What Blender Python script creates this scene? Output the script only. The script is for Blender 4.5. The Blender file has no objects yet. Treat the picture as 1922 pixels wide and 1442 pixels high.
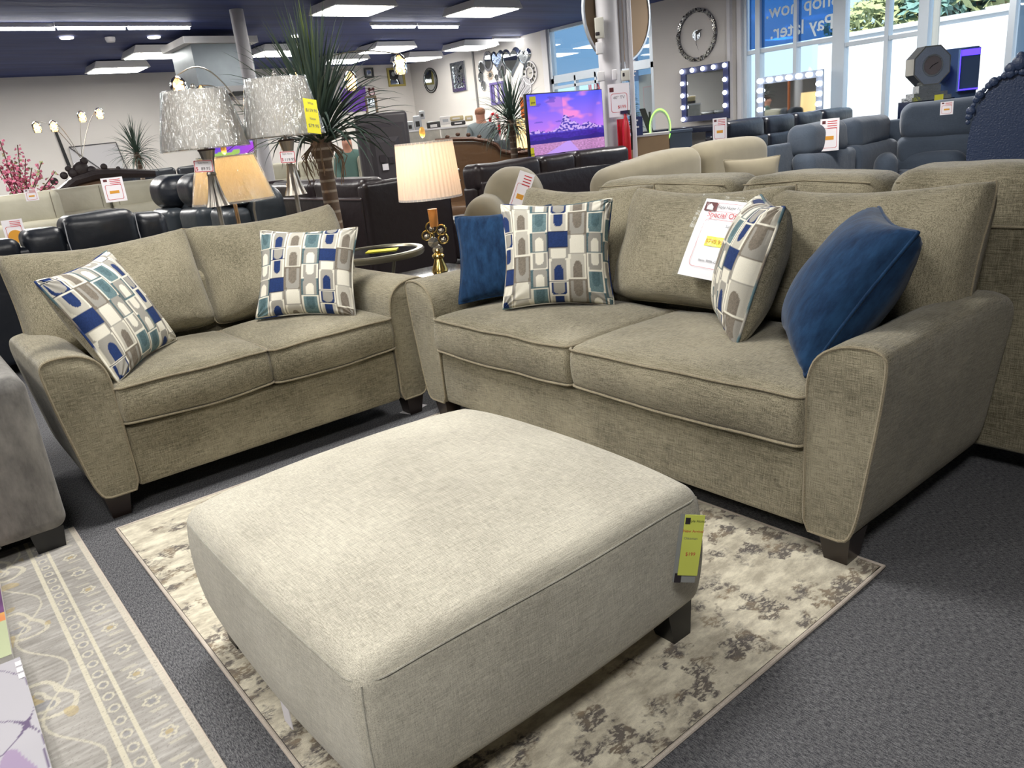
import bpy, math, random
import numpy as np
from mathutils import Vector, Matrix, Quaternion, noise
random.seed(7)
S = bpy.context.scene
COL = S.collection
PI = math.pi
# ------------------------------------------------------------------ camera geometry (frame 1922 x 1442)
F0, CX, CY = 1440.0, 961.0, 721.0
EYE = Vector((0, 0, 1.3))
_d = Vector((1420 - CX, 5100 - CY, F0)).normalized()
_up = -_d
_f = Vector((0, 0, 1)) - _up * _up.z; _f.normalize()
_x = _f.cross(_up)
_a = math.radians(52.3)
_U = _x * math.sin(_a) + _f * math.cos(_a)
_W = -_x * math.cos(_a) + _f * math.sin(_a)
def ray(px, py):
    v = Vector((px - CX, py - CY, F0)); return Vector((_U.dot(v), _W.dot(v), _up.dot(v)))
def at(px, py, z=0.0):
    r = ray(px, py); return EYE + r * ((z - EYE.z) / r.z)
def atX(px, py, x):
    r = ray(px, py); return EYE + r * (x / r.x)
def atY(px, py, y):
    r = ray(px, py); return EYE + r * (y / r.y)
def atD(px, py, D):
    r = ray(px, py); return EYE + r * (D / math.hypot(r.x, r.y))
def facing(p):                       # rotation about z that turns local -y towards the viewer's side of the shop
    return math.atan2(p.x, -p.y) + PI
# ------------------------------------------------------------------ materials
def lin(c):
    out = []
    for v in c[:3]:
        v = v / 255.0
        out.append(v / 12.92 if v <= 0.04045 else ((v + 0.055) / 1.055) ** 2.4)
    return tuple(out) + (1.0,)
MATS = {}
def newmat(name):
    m = bpy.data.materials.new(name); m.use_nodes = True
    nt = m.node_tree; b = nt.nodes['Principled BSDF']
    return m, nt, b
def plain(name, c, rough=0.5, metal=0.0, spec=0.5, coat=0.0, noise_amt=0.0, nscale=8, bump=0.0, bscale=60, sheen=0.0):
    if name in MATS: return MATS[name]
    m, nt, b = newmat(name)
    b.inputs['Base Color'].default_value = lin(c)
    b.inputs['Roughness'].default_value = rough
    b.inputs['Metallic'].default_value = metal
    b.inputs['Specular IOR Level'].default_value = spec
    b.inputs['Coat Weight'].default_value = coat
    b.inputs['Sheen Weight'].default_value = sheen
    tc = nt.nodes.new('ShaderNodeTexCoord')
    if noise_amt > 0:
        n = nt.nodes.new('ShaderNodeTexNoise'); n.inputs['Scale'].default_value = nscale; n.inputs['Detail'].default_value = 4
        nt.links.new(tc.outputs['Object'], n.inputs['Vector'])
        mx = nt.nodes.new('ShaderNodeMix'); mx.data_type = 'RGBA'
        lo = tuple(v * (1 - noise_amt) for v in lin(c)[:3]) + (1,); hi = tuple(min(1, v * (1 + noise_amt)) for v in lin(c)[:3]) + (1,)
        mx.inputs[6].default_value = lo; mx.inputs[7].default_value = hi
        nt.links.new(n.outputs['Fac'], mx.inputs[0]); nt.links.new(mx.outputs[2], b.inputs['Base Color'])
    if bump > 0:
        n = nt.nodes.new('ShaderNodeTexNoise'); n.inputs['Scale'].default_value = bscale; n.inputs['Detail'].default_value = 3
        nt.links.new(tc.outputs['Object'], n.inputs['Vector'])
        bp = nt.nodes.new('ShaderNodeBump'); bp.inputs['Strength'].default_value = bump; bp.inputs['Distance'].default_value = 0.01
        nt.links.new(n.outputs['Fac'], bp.inputs['Height']); nt.links.new(bp.outputs['Normal'], b.inputs['Normal'])
    MATS[name] = m; return m
def emis(name, c, strength):
    if name in MATS: return MATS[name]
    m, nt, b = newmat(name)
    b.inputs['Base Color'].default_value = lin(c)
    b.inputs['Emission Color'].default_value = lin(c)
    b.inputs['Emission Strength'].default_value = strength
    MATS[name] = m; return m
def fabric(name, dark, light, k=1.0, contrast=1.0, sheen=0.25, bump=0.35):
    """woven upholstery: slubs running along all three axes, plus fine weave"""
    if name in MATS: return MATS[name]
    m, nt, b = newmat(name)
    tc = nt.nodes.new('ShaderNodeTexCoord')
    outs = []
    for sc, w in (((14, 420, 420), .5), ((420, 14, 420), .5), ((420, 420, 18), .4), ((700, 700, 700), .35), ((3, 3, 3), .3)):
        mp = nt.nodes.new('ShaderNodeMapping'); mp.inputs['Scale'].default_value = tuple(v * k if v > 10 else v for v in sc)
        nt.links.new(tc.outputs['Object'], mp.inputs['Vector'])
        n = nt.nodes.new('ShaderNodeTexNoise'); n.inputs['Scale'].default_value = 1.0; n.inputs['Detail'].default_value = 2.0
        nt.links.new(mp.outputs['Vector'], n.inputs['Vector'])
        mu = nt.nodes.new('ShaderNodeMath'); mu.operation = 'MULTIPLY_ADD'; mu.inputs[1].default_value = w * contrast; mu.inputs[2].default_value = -0.5 * w * contrast
        nt.links.new(n.outputs['Fac'], mu.inputs[0]); outs.append(mu.outputs[0])
    acc = outs[0]
    for o in outs[1:]:
        ad = nt.nodes.new('ShaderNodeMath'); ad.operation = 'ADD'
        nt.links.new(acc, ad.inputs[0]); nt.links.new(o, ad.inputs[1]); acc = ad.outputs[0]
    ma = nt.nodes.new('ShaderNodeMath'); ma.operation = 'MULTIPLY_ADD'; ma.inputs[1].default_value = 2.6; ma.inputs[2].default_value = 0.5; ma.use_clamp = True
    nt.links.new(acc, ma.inputs[0])
    mx = nt.nodes.new('ShaderNodeMix'); mx.data_type = 'RGBA'
    mx.inputs[6].default_value = lin(dark); mx.inputs[7].default_value = lin(light)
    nt.links.new(ma.outputs[0], mx.inputs[0]); nt.links.new(mx.outputs[2], b.inputs['Base Color'])
    bp = nt.nodes.new('ShaderNodeBump'); bp.inputs['Strength'].default_value = bump; bp.inputs['Distance'].default_value = 0.0015
    nt.links.new(ma.outputs[0], bp.inputs['Height'])
    n2 = nt.nodes.new('ShaderNodeTexNoise'); n2.inputs['Scale'].default_value = 9.0; n2.inputs['Detail'].default_value = 3.0
    nt.links.new(tc.outputs['Object'], n2.inputs['Vector'])
    b2 = nt.nodes.new('ShaderNodeBump'); b2.inputs['Strength'].default_value = 0.35; b2.inputs['Distance'].default_value = 0.02
    nt.links.new(n2.outputs['Fac'], b2.inputs['Height']); nt.links.new(bp.outputs['Normal'], b2.inputs['Normal'])
    nt.links.new(b2.outputs['Normal'], b.inputs['Normal'])
    b.inputs['Roughness'].default_value = 0.9
    b.inputs['Specular IOR Level'].default_value = 0.2
    b.inputs['Sheen Weight'].default_value = sheen; b.inputs['Sheen Roughness'].default_value = 0.5
    MATS[name] = m; return m
def velvet(name, dark, light, scale=14):
    if name in MATS: return MATS[name]
    m, nt, b = newmat(name)
    tc = nt.nodes.new('ShaderNodeTexCoord')
    n = nt.nodes.new('ShaderNodeTexNoise'); n.inputs['Scale'].default_value = scale; n.inputs['Detail'].default_value = 6; n.inputs['Roughness'].default_value = .65
    mp = nt.nodes.new('ShaderNodeMapping'); mp.inputs['Scale'].default_value = (1.6, 1.6, .6)
    nt.links.new(tc.outputs['Object'], mp.inputs['Vector']); nt.links.new(mp.outputs['Vector'], n.inputs['Vector'])
    ma = nt.nodes.new('ShaderNodeMath'); ma.operation = 'MULTIPLY_ADD'; ma.inputs[1].default_value = 3.0; ma.inputs[2].default_value = -1.0; ma.use_clamp = True
    nt.links.new(n.outputs['Fac'], ma.inputs[0])
    mx = nt.nodes.new('ShaderNodeMix'); mx.data_type = 'RGBA'
    mx.inputs[6].default_value = lin(dark); mx.inputs[7].default_value = lin(light)
    nt.links.new(ma.outputs[0], mx.inputs[0]); nt.links.new(mx.outputs[2], b.inputs['Base Color'])
    b2 = nt.nodes.new('ShaderNodeBump'); b2.inputs['Strength'].default_value = 0.14; b2.inputs['Distance'].default_value = 0.01
    nt.links.new(n.outputs['Fac'], b2.inputs['Height']); nt.links.new(b2.outputs['Normal'], b.inputs['Normal'])
    b.inputs['Roughness'].default_value = 0.9; b.inputs['Sheen Weight'].default_value = 0.18; b.inputs['Sheen Roughness'].default_value = 0.4
    b.inputs['Specular IOR Level'].default_value = 0.2
    MATS[name] = m; return m
def leather(name, c, rough=0.32):
    if name in MATS: return MATS[name]
    m = plain(name, c, rough, 0, .5, 0, .15, 5, .35, 14); return m
def painted(name, rough=0.8, emit=0.0, weave=0.0, streak=None):
    """shows the colour attribute 'Col' (prints, labels, patterned textiles)"""
    if name in MATS: return MATS[name]
    m, nt, b = newmat(name)
    a = nt.nodes.new('ShaderNodeAttribute'); a.attribute_name = 'Col'
    src = a.outputs['Color']
    tc = nt.nodes.new('ShaderNodeTexCoord')
    if weave > 0:
        n = nt.nodes.new('ShaderNodeTexNoise'); n.inputs['Scale'].default_value = 1.0; n.inputs['Detail'].default_value = 3
        mp = nt.nodes.new('ShaderNodeMapping'); mp.inputs['Scale'].default_value = streak or (300, 300, 60)
        nt.links.new(tc.outputs['Object'], mp.inputs['Vector']); nt.links.new(mp.outputs['Vector'], n.inputs['Vector'])
        ma = nt.nodes.new('ShaderNodeMath'); ma.operation = 'MULTIPLY_ADD'; ma.inputs[1].default_value = weave * 2; ma.inputs[2].default_value = 1 - weave
        nt.links.new(n.outputs['Fac'], ma.inputs[0])
        mx = nt.nodes.new('ShaderNodeVectorMath'); mx.operation = 'SCALE'
        nt.links.new(src, mx.inputs[0]); nt.links.new(ma.outputs[0], mx.inputs['Scale']); src = mx.outputs[0]
        bp = nt.nodes.new('ShaderNodeBump'); bp.inputs['Strength'].default_value = .3; bp.inputs['Distance'].default_value = .002
        nt.links.new(n.outputs['Fac'], bp.inputs['Height']); nt.links.new(bp.outputs['Normal'], b.inputs['Normal'])
    nt.links.new(src, b.inputs['Base Color'])
    b.inputs['Roughness'].default_value = rough; b.inputs['Specular IOR Level'].default_value = .3
    if emit > 0:
        nt.links.new(src, b.inputs['Emission Color']); b.inputs['Emission Strength'].default_value = emit
    MATS[name] = m; return m
def clear(name, c=(240, 246, 250), refl=0.08, rough=0.05, tint=None, bump=0.0, bscale=(30, 30, 6)):
    """thin see-through sheet: glass or plastic wrap"""
    if name in MATS: return MATS[name]
    m, nt, b = newmat(name)
    nt.nodes.remove(b); out = nt.nodes['Material Output']
    t = nt.nodes.new('ShaderNodeBsdfTransparent'); t.inputs['Color'].default_value = lin(tint or (250, 252, 252))
    g = nt.nodes.new('ShaderNodeBsdfGlossy'); g.inputs['Roughness'].default_value = rough; g.inputs['Color'].default_value = lin(c)
    mx = nt.nodes.new('ShaderNodeMixShader')
    fr = nt.nodes.new('ShaderNodeLayerWeight'); fr.inputs['Blend'].default_value = .25
    mr = nt.nodes.new('ShaderNodeMath'); mr.operation = 'MULTIPLY_ADD'; mr.inputs[1].default_value = .5; mr.inputs[2].default_value = refl; mr.use_clamp = True
    nt.links.new(fr.outputs['Fresnel'], mr.inputs[0]); nt.links.new(mr.outputs[0], mx.inputs[0])
    if bump > 0:
        tc = nt.nodes.new('ShaderNodeTexCoord'); mp = nt.nodes.new('ShaderNodeMapping'); mp.inputs['Scale'].default_value = bscale; mp.inputs['Rotation'].default_value = (.25, .1, 0)
        n = nt.nodes.new('ShaderNodeTexNoise'); n.inputs['Scale'].default_value = 1.0; n.inputs['Detail'].default_value = 2
        nt.links.new(tc.outputs['Object'], mp.inputs['Vector']); nt.links.new(mp.outputs['Vector'], n.inputs['Vector'])
        bp = nt.nodes.new('ShaderNodeBump'); bp.inputs['Strength'].default_value = bump; bp.inputs['Distance'].default_value = .05
        nt.links.new(n.outputs['Fac'], bp.inputs['Height']); nt.links.new(bp.outputs['Normal'], g.inputs['Normal'])
    nt.links.new(t.outputs[0], mx.inputs[1]); nt.links.new(g.outputs[0], mx.inputs[2]); nt.links.new(mx.outputs[0], out.inputs['Surface'])
    MATS[name] = m; return m
# ------------------------------------------------------------------ mesh builder
class MB:
    def __init__(s): s.v = []; s.f = []; s.c = None; s.mi = []
    def add(s, vs, fs, M=None, mi=0):
        o = len(s.v)
        if M is not None: vs = [M @ Vector(p) for p in vs]
        s.v += [tuple(p) for p in vs]; s.f += [tuple(i + o for i in f) for f in fs]; s.mi += [mi] * len(fs); return s
    def box(s, x0, y0, z0, x1, y1, z1, M=None, mi=0):
        vs = [(x0, y0, z0), (x1, y0, z0), (x1, y1, z0), (x0, y1, z0), (x0, y0, z1), (x1, y0, z1), (x1, y1, z1), (x0, y1, z1)]
        return s.add(vs, [(0, 3, 2, 1), (4, 5, 6, 7), (0, 1, 5, 4), (1, 2, 6, 5), (2, 3, 7, 6), (3, 0, 4, 7)], M, mi)
    def taper(s, c, h0, h1, z0, z1, M=None, off=(0, 0)):
        x, y = c; a, b = h0; e, g = h1; ox, oy = off
        vs = [(x - a + ox, y - b + oy, z0), (x + a + ox, y - b + oy, z0), (x + a + ox, y + b + oy, z0), (x - a + ox, y + b + oy, z0), (x - e, y - g, z1), (x + e, y - g, z1), (x + e, y + g, z1), (x - e, y + g, z1)]
        return s.add(vs, [(0, 3, 2, 1), (4, 5, 6, 7), (0, 1, 5, 4), (1, 2, 6, 5), (2, 3, 7, 6), (3, 0, 4, 7)], M)
    def rbox(s, c, h, r, n=6, k=3, fn=None, M=None, mi=0):
        """rounded box, centre c, half sizes h, radius r; n interior steps; fn deforms (p, q) with q in -1..1"""
        r = min(r, min(h) * .999)
        def ss(H):
            e = [-H + r * (1 - math.tan(PI / 4 * (1 - i / k))) for i in range(k)]
            mid = [-(H - r) + 2 * (H - r) * i / n for i in range(n + 1)]
            return e + mid + [-t for t in reversed(e)]
        vs = []; idx = {}; fs = []
        def vert(q):
            key = tuple(round(t, 6) for t in q)
            if key in idx: return idx[key]
            inner = [max(-(H - r), min(H - r, t)) for t, H in zip(q, h)]
            d = Vector([a - b for a, b in zip(q, inner)])
            p = Vector(inner) + (d.normalized() * r if d.length > 1e-9 else d)
            if fn: p = Vector(fn(p, [p[i] / h[i] for i in range(3)]))
            vs.append(p + Vector(c)); idx[key] = len(vs) - 1; return idx[key]
        A = [ss(H) for H in h]
        for ax in range(3):
            u, w = (ax + 1) % 3, (ax + 2) % 3
            for sg in (-1, 1):
                for i in range(len(A[u]) - 1):
                    for j in range(len(A[w]) - 1):
                        ids = []
                        for (a, b) in ((i, j), (i + 1, j), (i + 1, j + 1), (i, j + 1)):
                            q = [0, 0, 0]; q[ax] = sg * h[ax]; q[u] = A[u][a]; q[w] = A[w][b]; ids.append(vert(q))
                        if sg < 0: ids.reverse()
                        fs.append(ids)
        return s.add(vs, fs, M, mi)
    def lathe(s, prof, seg=24, M=None, fn=None, mi=0, cap=True):
        vs = []; fs = []; n = len(prof)
        for i, (r, z) in enumerate(prof):
            for j in range(seg):
                a = 2 * PI * j / seg; rr = fn(r, z, a) if fn else r
                vs.append((rr * math.cos(a), rr * math.sin(a), z))
        for i in range(n - 1):
            for j in range(seg):
                k2 = (j + 1) % seg; fs.append((i * seg + j, i * seg + k2, (i + 1) * seg + k2, (i + 1) * seg + j))
        if cap:
            if prof[0][0] > 1e-5: fs.append(tuple(reversed(range(seg))))
            if prof[-1][0] > 1e-5: fs.append(tuple((n - 1) * seg + j for j in range(seg)))
        return s.add(vs, fs, M, mi)
    def tube(s, path, r, seg=8, closed=False, M=None, mi=0, flat=1.0):
        P = [Vector(p) for p in path]; n = len(P); vs = []; fs = []
        rs = r if isinstance(r, (list, tuple)) else [r] * n
        t0 = (P[1] - P[0]).normalized(); ref = Vector((0, 0, 1)) if abs(t0.z) < .9 else Vector((1, 0, 0))
        nrm = t0.cross(ref).normalized()
        for i in range(n):
            if closed: t = (P[(i + 1) % n] - P[i - 1]).normalized()
            else: t = (P[min(i + 1, n - 1)] - P[max(i - 1, 0)]).normalized()
            nrm = (nrm - t * nrm.dot(t))
            if nrm.length < 1e-6: nrm = t.orthogonal()
            nrm.normalize(); bn = t.cross(nrm)
            for j in range(seg):
                a = 2 * PI * j / seg; vs.append(P[i] + (nrm * math.cos(a) + bn * math.sin(a) * flat) * rs[i])
        m = n if closed else n - 1
        for i in range(m):
            for j in range(seg):
                k2 = (j + 1) % seg; i2 = (i + 1) % n; fs.append((i * seg + j, i * seg + k2, i2 * seg + k2, i2 * seg + j))
        if not closed: fs.append(tuple(reversed(range(seg)))); fs.append(tuple((n - 1) * seg + j for j in range(seg)))
        return s.add(vs, fs, M, mi)
    def prism(s, prof, a0, a1, axis='y', M=None, mi=0):
        """polygon of (u, w) swept along axis; axis y: (u, ., w); x: (., u, w); z: (u, w, .)"""
        n = len(prof)
        def P(u, w, a): return {'y': (u, a, w), 'x': (a, u, w), 'z': (u, w, a)}[axis]
        vs = [P(u, w, a0) for u, w in prof] + [P(u, w, a1) for u, w in prof]
        fs = [tuple(range(n)), tuple(reversed(range(n, 2 * n)))] + [(i, (i + 1) % n, n + (i + 1) % n, n + i)[::-1] for i in range(n)]
        return s.add(vs, fs, M, mi)
    def grid(s, fn, nu, nv, M=None, mi=0):
        vs = [fn(i / nu, j / nv) for j in range(nv + 1) for i in range(nu + 1)]
        fs = [(j * (nu + 1) + i, j * (nu + 1) + i + 1, (j + 1) * (nu + 1) + i + 1, (j + 1) * (nu + 1) + i) for j in range(nv) for i in range(nu)]
        return s.add(vs, fs, M, mi)
    def sphere(s, c, r, n=10, sq=(1, 1, 1), M=None, mi=0):
        prof = [(max(1e-6, r * math.sin(PI * i / n)), -r * math.cos(PI * i / n)) for i in range(n + 1)]
        T = Matrix.Translation(c) @ Matrix.Diagonal((sq[0], sq[1], sq[2], 1))
        return s.lathe(prof, n * 2, (M @ T) if M is not None else T, mi=mi, cap=False)
    def build(s, name, mat, parent=None, label=None, sharp=35, smooth=True):
        me = bpy.data.meshes.new(name); me.from_pydata(s.v, [], s.f); me.update()
        mats = mat if isinstance(mat, (list, tuple)) else [mat]
        for m in mats: me.materials.append(m)
        if len(mats) > 1: me.polygons.foreach_set('material_index', s.mi)
        if s.c is not None:
            at_ = me.color_attributes.new('Col', 'FLOAT_COLOR', 'POINT')
            at_.data.foreach_set('color', np.asarray(s.c, dtype=np.float32).ravel())
        if smooth:
            me.polygons.foreach_set('use_smooth', [True] * len(me.polygons))
            if sharp: me.set_sharp_from_angle(angle=math.radians(sharp))
        o = bpy.data.objects.new(name, me); COL.objects.link(o)
        if parent is not None: o.parent = parent
        if label: o['label'] = label
        return o
def tag(o, label=None, cat=None, group=None, kind=None):
    if label: o['label'] = label
    if cat: o['category'] = cat
    if group: o['group'] = group
    if kind: o['kind'] = kind
    return o
def T(name, label, cat, loc=(0, 0, 0), rz=0.0, group=None, rot=None):
    o = bpy.data.objects.new(name, None); COL.objects.link(o)
    o.empty_display_size = .1
    o.location = loc; o.rotation_euler = rot if rot else (0, 0, rz)
    return tag(o, label, cat, group)
def struct(name, mb, mat, parent=None, sharp=35):
    o = mb.build(name, mat, parent, sharp=sharp)
    o['kind'] = 'structure'
    return o
def dup(root, loc=None, rz=None, label=None, group=None):
    r = root.copy(); COL.objects.link(r)
    if loc is not None: r.location = loc
    if rz is not None: r.rotation_euler = (0, 0, rz)
    if label: r['label'] = label
    if group: r['group'] = group
    for ch in list(root.children):
        c = ch.copy(); COL.objects.link(c); c.parent = r
        for g in ch.children:
            d = g.copy(); COL.objects.link(d); d.parent = c
    return r
def text_geo(txt, size, spacing=1.0, bold=0.0):
    cu = bpy.data.curves.new('txt', 'FONT'); cu.body = txt; cu.size = size; cu.align_x = 'CENTER'; cu.align_y = 'CENTER'; cu.space_character = spacing; cu.offset = bold
    cu.resolution_u = 3
    o = bpy.data.objects.new('txt', cu); COL.objects.link(o)
    dg = bpy.context.evaluated_depsgraph_get(); me = bpy.data.meshes.new_from_object(o.evaluated_get(dg))
    vs = [tuple(v.co) for v in me.vertices]; fs = [tuple(p.vertices) for p in me.polygons]
    bpy.data.objects.remove(o); bpy.data.curves.remove(cu); bpy.data.meshes.remove(me)
    return vs, fs
def frame(c, xax, zax):
    """matrix with local x along xax, local z near zax, local -y the front normal"""
    x = Vector(xax).normalized(); y = Vector(zax).cross(x).normalized(); z = x.cross(y)
    M = Matrix((x, y, z)).transposed().to_4x4(); M.translation = Vector(c); return M
def put(o, M): o.matrix_world = M; return o
def nz(p, sc, amp, seed=0.0): return noise.noise(Vector(p) * sc + Vector((seed, seed * .7, -seed))) * amp
EXPO = 0.0
w = bpy.data.worlds.new('sky'); S.world = w; w.use_nodes = True
w.node_tree.nodes['Background'].inputs[0].default_value = (.62, .80, 1, 1); w.node_tree.nodes['Background'].inputs[1].default_value = 1.2
def area(name, loc, sx, sy, power, col=(1, .97, .92)):
    l = bpy.data.lights.new(name, 'AREA'); l.shape = 'RECTANGLE'; l.size = sx; l.size_y = sy; l.energy = power; l.color = col
    o = bpy.data.objects.new(name, l); COL.objects.link(o); o.location = loc; return o
w.node_tree.nodes['Background'].inputs[0].default_value = (1, .96, .9, 1); w.node_tree.nodes['Background'].inputs[1].default_value = .5
# ------------------------------------------------------------------ upholstery
taupe = fabric('taupe_weave', (86, 81, 64), (164, 156, 133), k=1.6, contrast=1.5)
taupe_pipe = fabric('taupe_piping', (112, 103, 84), (160, 150, 126), bump=.1)
light_weave = fabric('pale_weave', (148, 143, 129), (210, 205, 188), k=1.6, contrast=1.15)
dark_wood = plain('espresso_wood', (38, 28, 24), .35, 0, .5, .2, .25, 20)
black_leg = plain('black_leg', (22, 22, 24), .4)
ARM = [(0, .102), (0, .25), (0, .42), (.0, .54), (.008, .595), (.026, .635), (.06, .663), (.105, .679), (.16, .683), (.196, .677), (.213, .665), (.218, .645), (.217, .61), (.209, .53), (.196, .43), (.179, .32), (.16, .19), (.142, .128), (.122, .103), (.06, .102)]
def smooth_poly(P, it=2):
    for _ in range(it):
        Q = []
        for i in range(len(P)):
            a, b = P[i], P[(i + 1) % len(P)]
            Q += [tuple(.75 * p + .25 * q for p, q in zip(a, b)), tuple(.25 * p + .75 * q for p, q in zip(a, b))]
        P = Q
    return P
def arm_part(t, side, x0, D, mat, pipe):
    """side -1: profile grows towards -x from x0; +1 towards +x"""
    prof = smooth_poly(ARM, 1)
    cxm, czm = .11, .38
    ys = [0.0, .006, .02, .05] + [.05 + (D - .13) * i / 10 for i in range(1, 11)] + [D - .055, D - .035, D - .018, D - .006, D]
    vs = []; n = len(prof)
    for y in ys:
        if y <= .001: k = .985
        elif y < .03: k = 1.012 if y > .01 else 1.0
        else: k = 1.012
        back = max(0.0, (y - (D - .16)) / .16)
        for (u, z) in prof:
            uu = cxm + (u - cxm) * k; zz = czm + (z - czm) * k if z > .15 else z
            top = max(0, (z - .45) / .23)
            zz -= top * (.05 * back ** 2)
            if back > .6: 
                g = (back - .6) / .4; e = 1 - math.sqrt(max(0, 1 - g * g)); uu = cxm + (uu - cxm) * (1 - .12 * e); zz = zz - top * .03 * e
            zz += nz((u * 3, y * 3, z * 3), 1.7, .004, 3 + side)
            vs.append((x0 + side * uu, y, zz))
    fs = []
    for i in range(len(ys) - 1):
        for j in range(n):
            j2 = (j + 1) % n; q = (i * n + j, i * n + j2, (i + 1) * n + j2, (i + 1) * n + j)
            fs.append(q if side < 0 else q[::-1])
    fs.append(tuple(range(n)) if side > 0 else tuple(reversed(range(n)))); e0 = (len(ys) - 1) * n
    fs.append(tuple(e0 + j for j in range(n)) if side < 0 else tuple(e0 + j for j in reversed(range(n))))
    a = MB().add(vs, fs).build('arm', mat, t, sharp=60)
    pp = [(x0 + side * u, .002, z) for u, z in prof]
    MB().tube(pp, .0052, 6, True).build('piping', pipe, a)
    return a
def seat_part(t, x0, x1, y0, y1, z0, z1, mat, pipe, crown=.04, seed=0):
    hx, hy, hz = (x1 - x0) / 2, (y1 - y0) / 2, (z1 - z0) / 2; c = ((x0 + x1) / 2, (y0 + y1) / 2, (z0 + z1) / 2)
    def fn(p, q):
        x, y, z = p; kx = max(0, 1 - q[0] ** 2); ky = max(0, 1 - q[1] ** 2)
        if q[2] > 0: z += crown * (kx ** .6) * (ky ** .6) * q[2]
        else: z += .012 * kx * q[2] 
        # sides belly outwards
        b = max(0, 1 - q[2] ** 2)
        y -= (.012 + .012 * kx) * b * (1 if q[1] < 0 else 0) * abs(q[1]) ** 3
        x += q[0] * .004 * b
        d = nz(p, 5, .006, seed); return (x + d * .4, y + d * .4, z + d)
    o = MB().rbox(c, (hx, hy, hz), .028, 14, 3, fn).build('seat_cushion', mat, t, sharp=0)
    for zz, q2 in ((z1 - .012, .85), (z0 + .012, -.85)):
        P = []; r = .03; N = 16
        X, Y = hx + .001, hy + .001
        pts = []
        for i in range(N): pts.append((-X + r + (2 * X - 2 * r) * i / N, -Y))
        for i in range(4): a = -PI / 2 + PI / 2 * i / 4; pts.append((X - r + r * math.cos(a), -Y + r + r * math.sin(a)))
        for i in range(N): pts.append((X, -Y + r + (2 * Y - 2 * r) * i / N))
        for i in range(4): a = PI / 2 * i / 4; pts.append((X - r + r * math.cos(a), Y - r + r * math.sin(a)))
        for i in range(N): pts.append((X - r - (2 * X - 2 * r) * i / N, Y))
        for i in range(4): a = PI / 2 + PI / 2 * i / 4; pts.append((-X + r + r * math.cos(a), Y - r + r * math.sin(a)))
        for i in range(N): pts.append((-X, Y - r - (2 * Y - 2 * r) * i / N))
        for i in range(4): a = PI + PI / 2 * i / 4; pts.append((-X + r + r * math.cos(a), -Y + r + r * math.sin(a)))
        for (a, b) in pts:
            p = (a, b, zz - c[2]); q = (max(-1, min(1, a / hx)), max(-1, min(1, b / hy)), q2)
            f = fn(Vector(p), q); P.append((f[0] + c[0], f[1] + c[1] - (.002 if b < 0 else 0), f[2] + c[2] + (.003 if q2 > 0 else 0)))
        MB().tube(P, .0048, 6, True).build('piping', pipe, o)
    return o
def pillow_mb(w, h, th, pinch=.10, n=28, ear=.5, fn=None, sag=0.0, col=None, seed=0.0, corner=.035, wr=.004, pw=.42):
    """cushion in the local xz plane, front towards -y; origin at centre"""
    mb = MB(); cols = []
    def shape(u, v, side):
        a, b = u * 2 - 1, v * 2 - 1
        # bunch grid lines towards the seam
        a = math.sin(a * PI / 2) * .55 + a * .45; b = math.sin(b * PI / 2) * .55 + b * .45
        x = w / 2 * a * (1 - pinch * (1 - b * b) * abs(a) ** 1.5 )
        z = h / 2 * b * (1 - pinch * (1 - a * a) * abs(b) ** 1.5 )
        rc = 1 - corner * (abs(a) * abs(b)) ** 5; x *= rc; z *= rc
        k = max(0.0, (1 - a * a) * (1 - b * b))
        t = th / 2 * k ** pw
        cr = max(abs(a), abs(b)) ** 6 * (1 - k)
        t *= 1
        z -= sag * (1 - b) * .5 * (1 - a * a) * 0
        d = nz((x, z, side * 3), 7, wr, seed) * (1 if k > .01 else 0)
        # radiating puckers from corners
        cang = math.atan2(1 - abs(b) + 1e-4, 1 - abs(a) + 1e-4); rad = math.hypot(1 - abs(a), 1 - abs(b))
        if k > .001: d += wr * .8 * math.sin(cang * 14) * math.exp(-rad * 3.2)
        p = (x, side * (t + d), z)
        return fn(p, a, b, side) if fn else p
    for side in (-1, 1):
        g = MB().grid(lambda u, v: shape(u, v, side), n, n)
        if side > 0: g.f = [f[::-1] for f in g.f]
        mb.add(g.v, g.f, mi=0 if side < 0 else 1)
        if col:
            for j in range(n + 1):
                for i in range(n + 1):
                    a, b = i / n * 2 - 1, j / n * 2 - 1
                    a = math.sin(a * PI / 2) * .55 + a * .45; b = math.sin(b * PI / 2) * .55 + b * .45
                    cols.append(col((a + 1) / 2, (b + 1) / 2, side))
    if col: mb.c = cols
    N = 18; seam = []
    for k in range(4 * N):
        e, tt = divmod(k, N); tt /= N
        u, v = [(tt, 0), (1, tt), (1 - tt, 1), (0, 1 - tt)][e]
        p = shape(u, v, -1); seam.append(p)
    return mb, seam
def back_cushion(t, M, w, h, th, mat, pipe, seed=0, pinch=.06, bottom_wide=1.0, label=None, top_bow=.0):
    def fn(p, a, b, side):
        x, y, z = p
        lo = max(0, -b)
        y *= (1 + .22 * (1 - b) * .5)
        x *= 1 + (bottom_wide - 1) * lo
        z -= h / 2 * .15 * max(0, b) ** 1.5 * (1 - a * a) ** .8
        x += w / 2 * .02 * (1 if a > 0 else -1) * max(0, b) ** 6 * a * a
        z += .035 * lo ** 3
        return (x, y, z)
    mb, seam = pillow_mb(w, h, th, pinch, 30, fn=fn, seed=seed, wr=.009, pw=.30, corner=.075)
    o = mb.build('back_cushion', [mat, mat], t, label, sharp=0)
    o.matrix_local = M
    s = MB().tube(seam, .0045, 6, True).build('piping', pipe, o)
    return o
def tapered_leg(t, x, y, z0, mat, dx=0, dy=0, a=.034, b=.05):
    return MB().taper((x, y), (a, a), (b, b), 0.0, z0, off=(dx, dy)).build('leg', mat, t, sharp=30)
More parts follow.
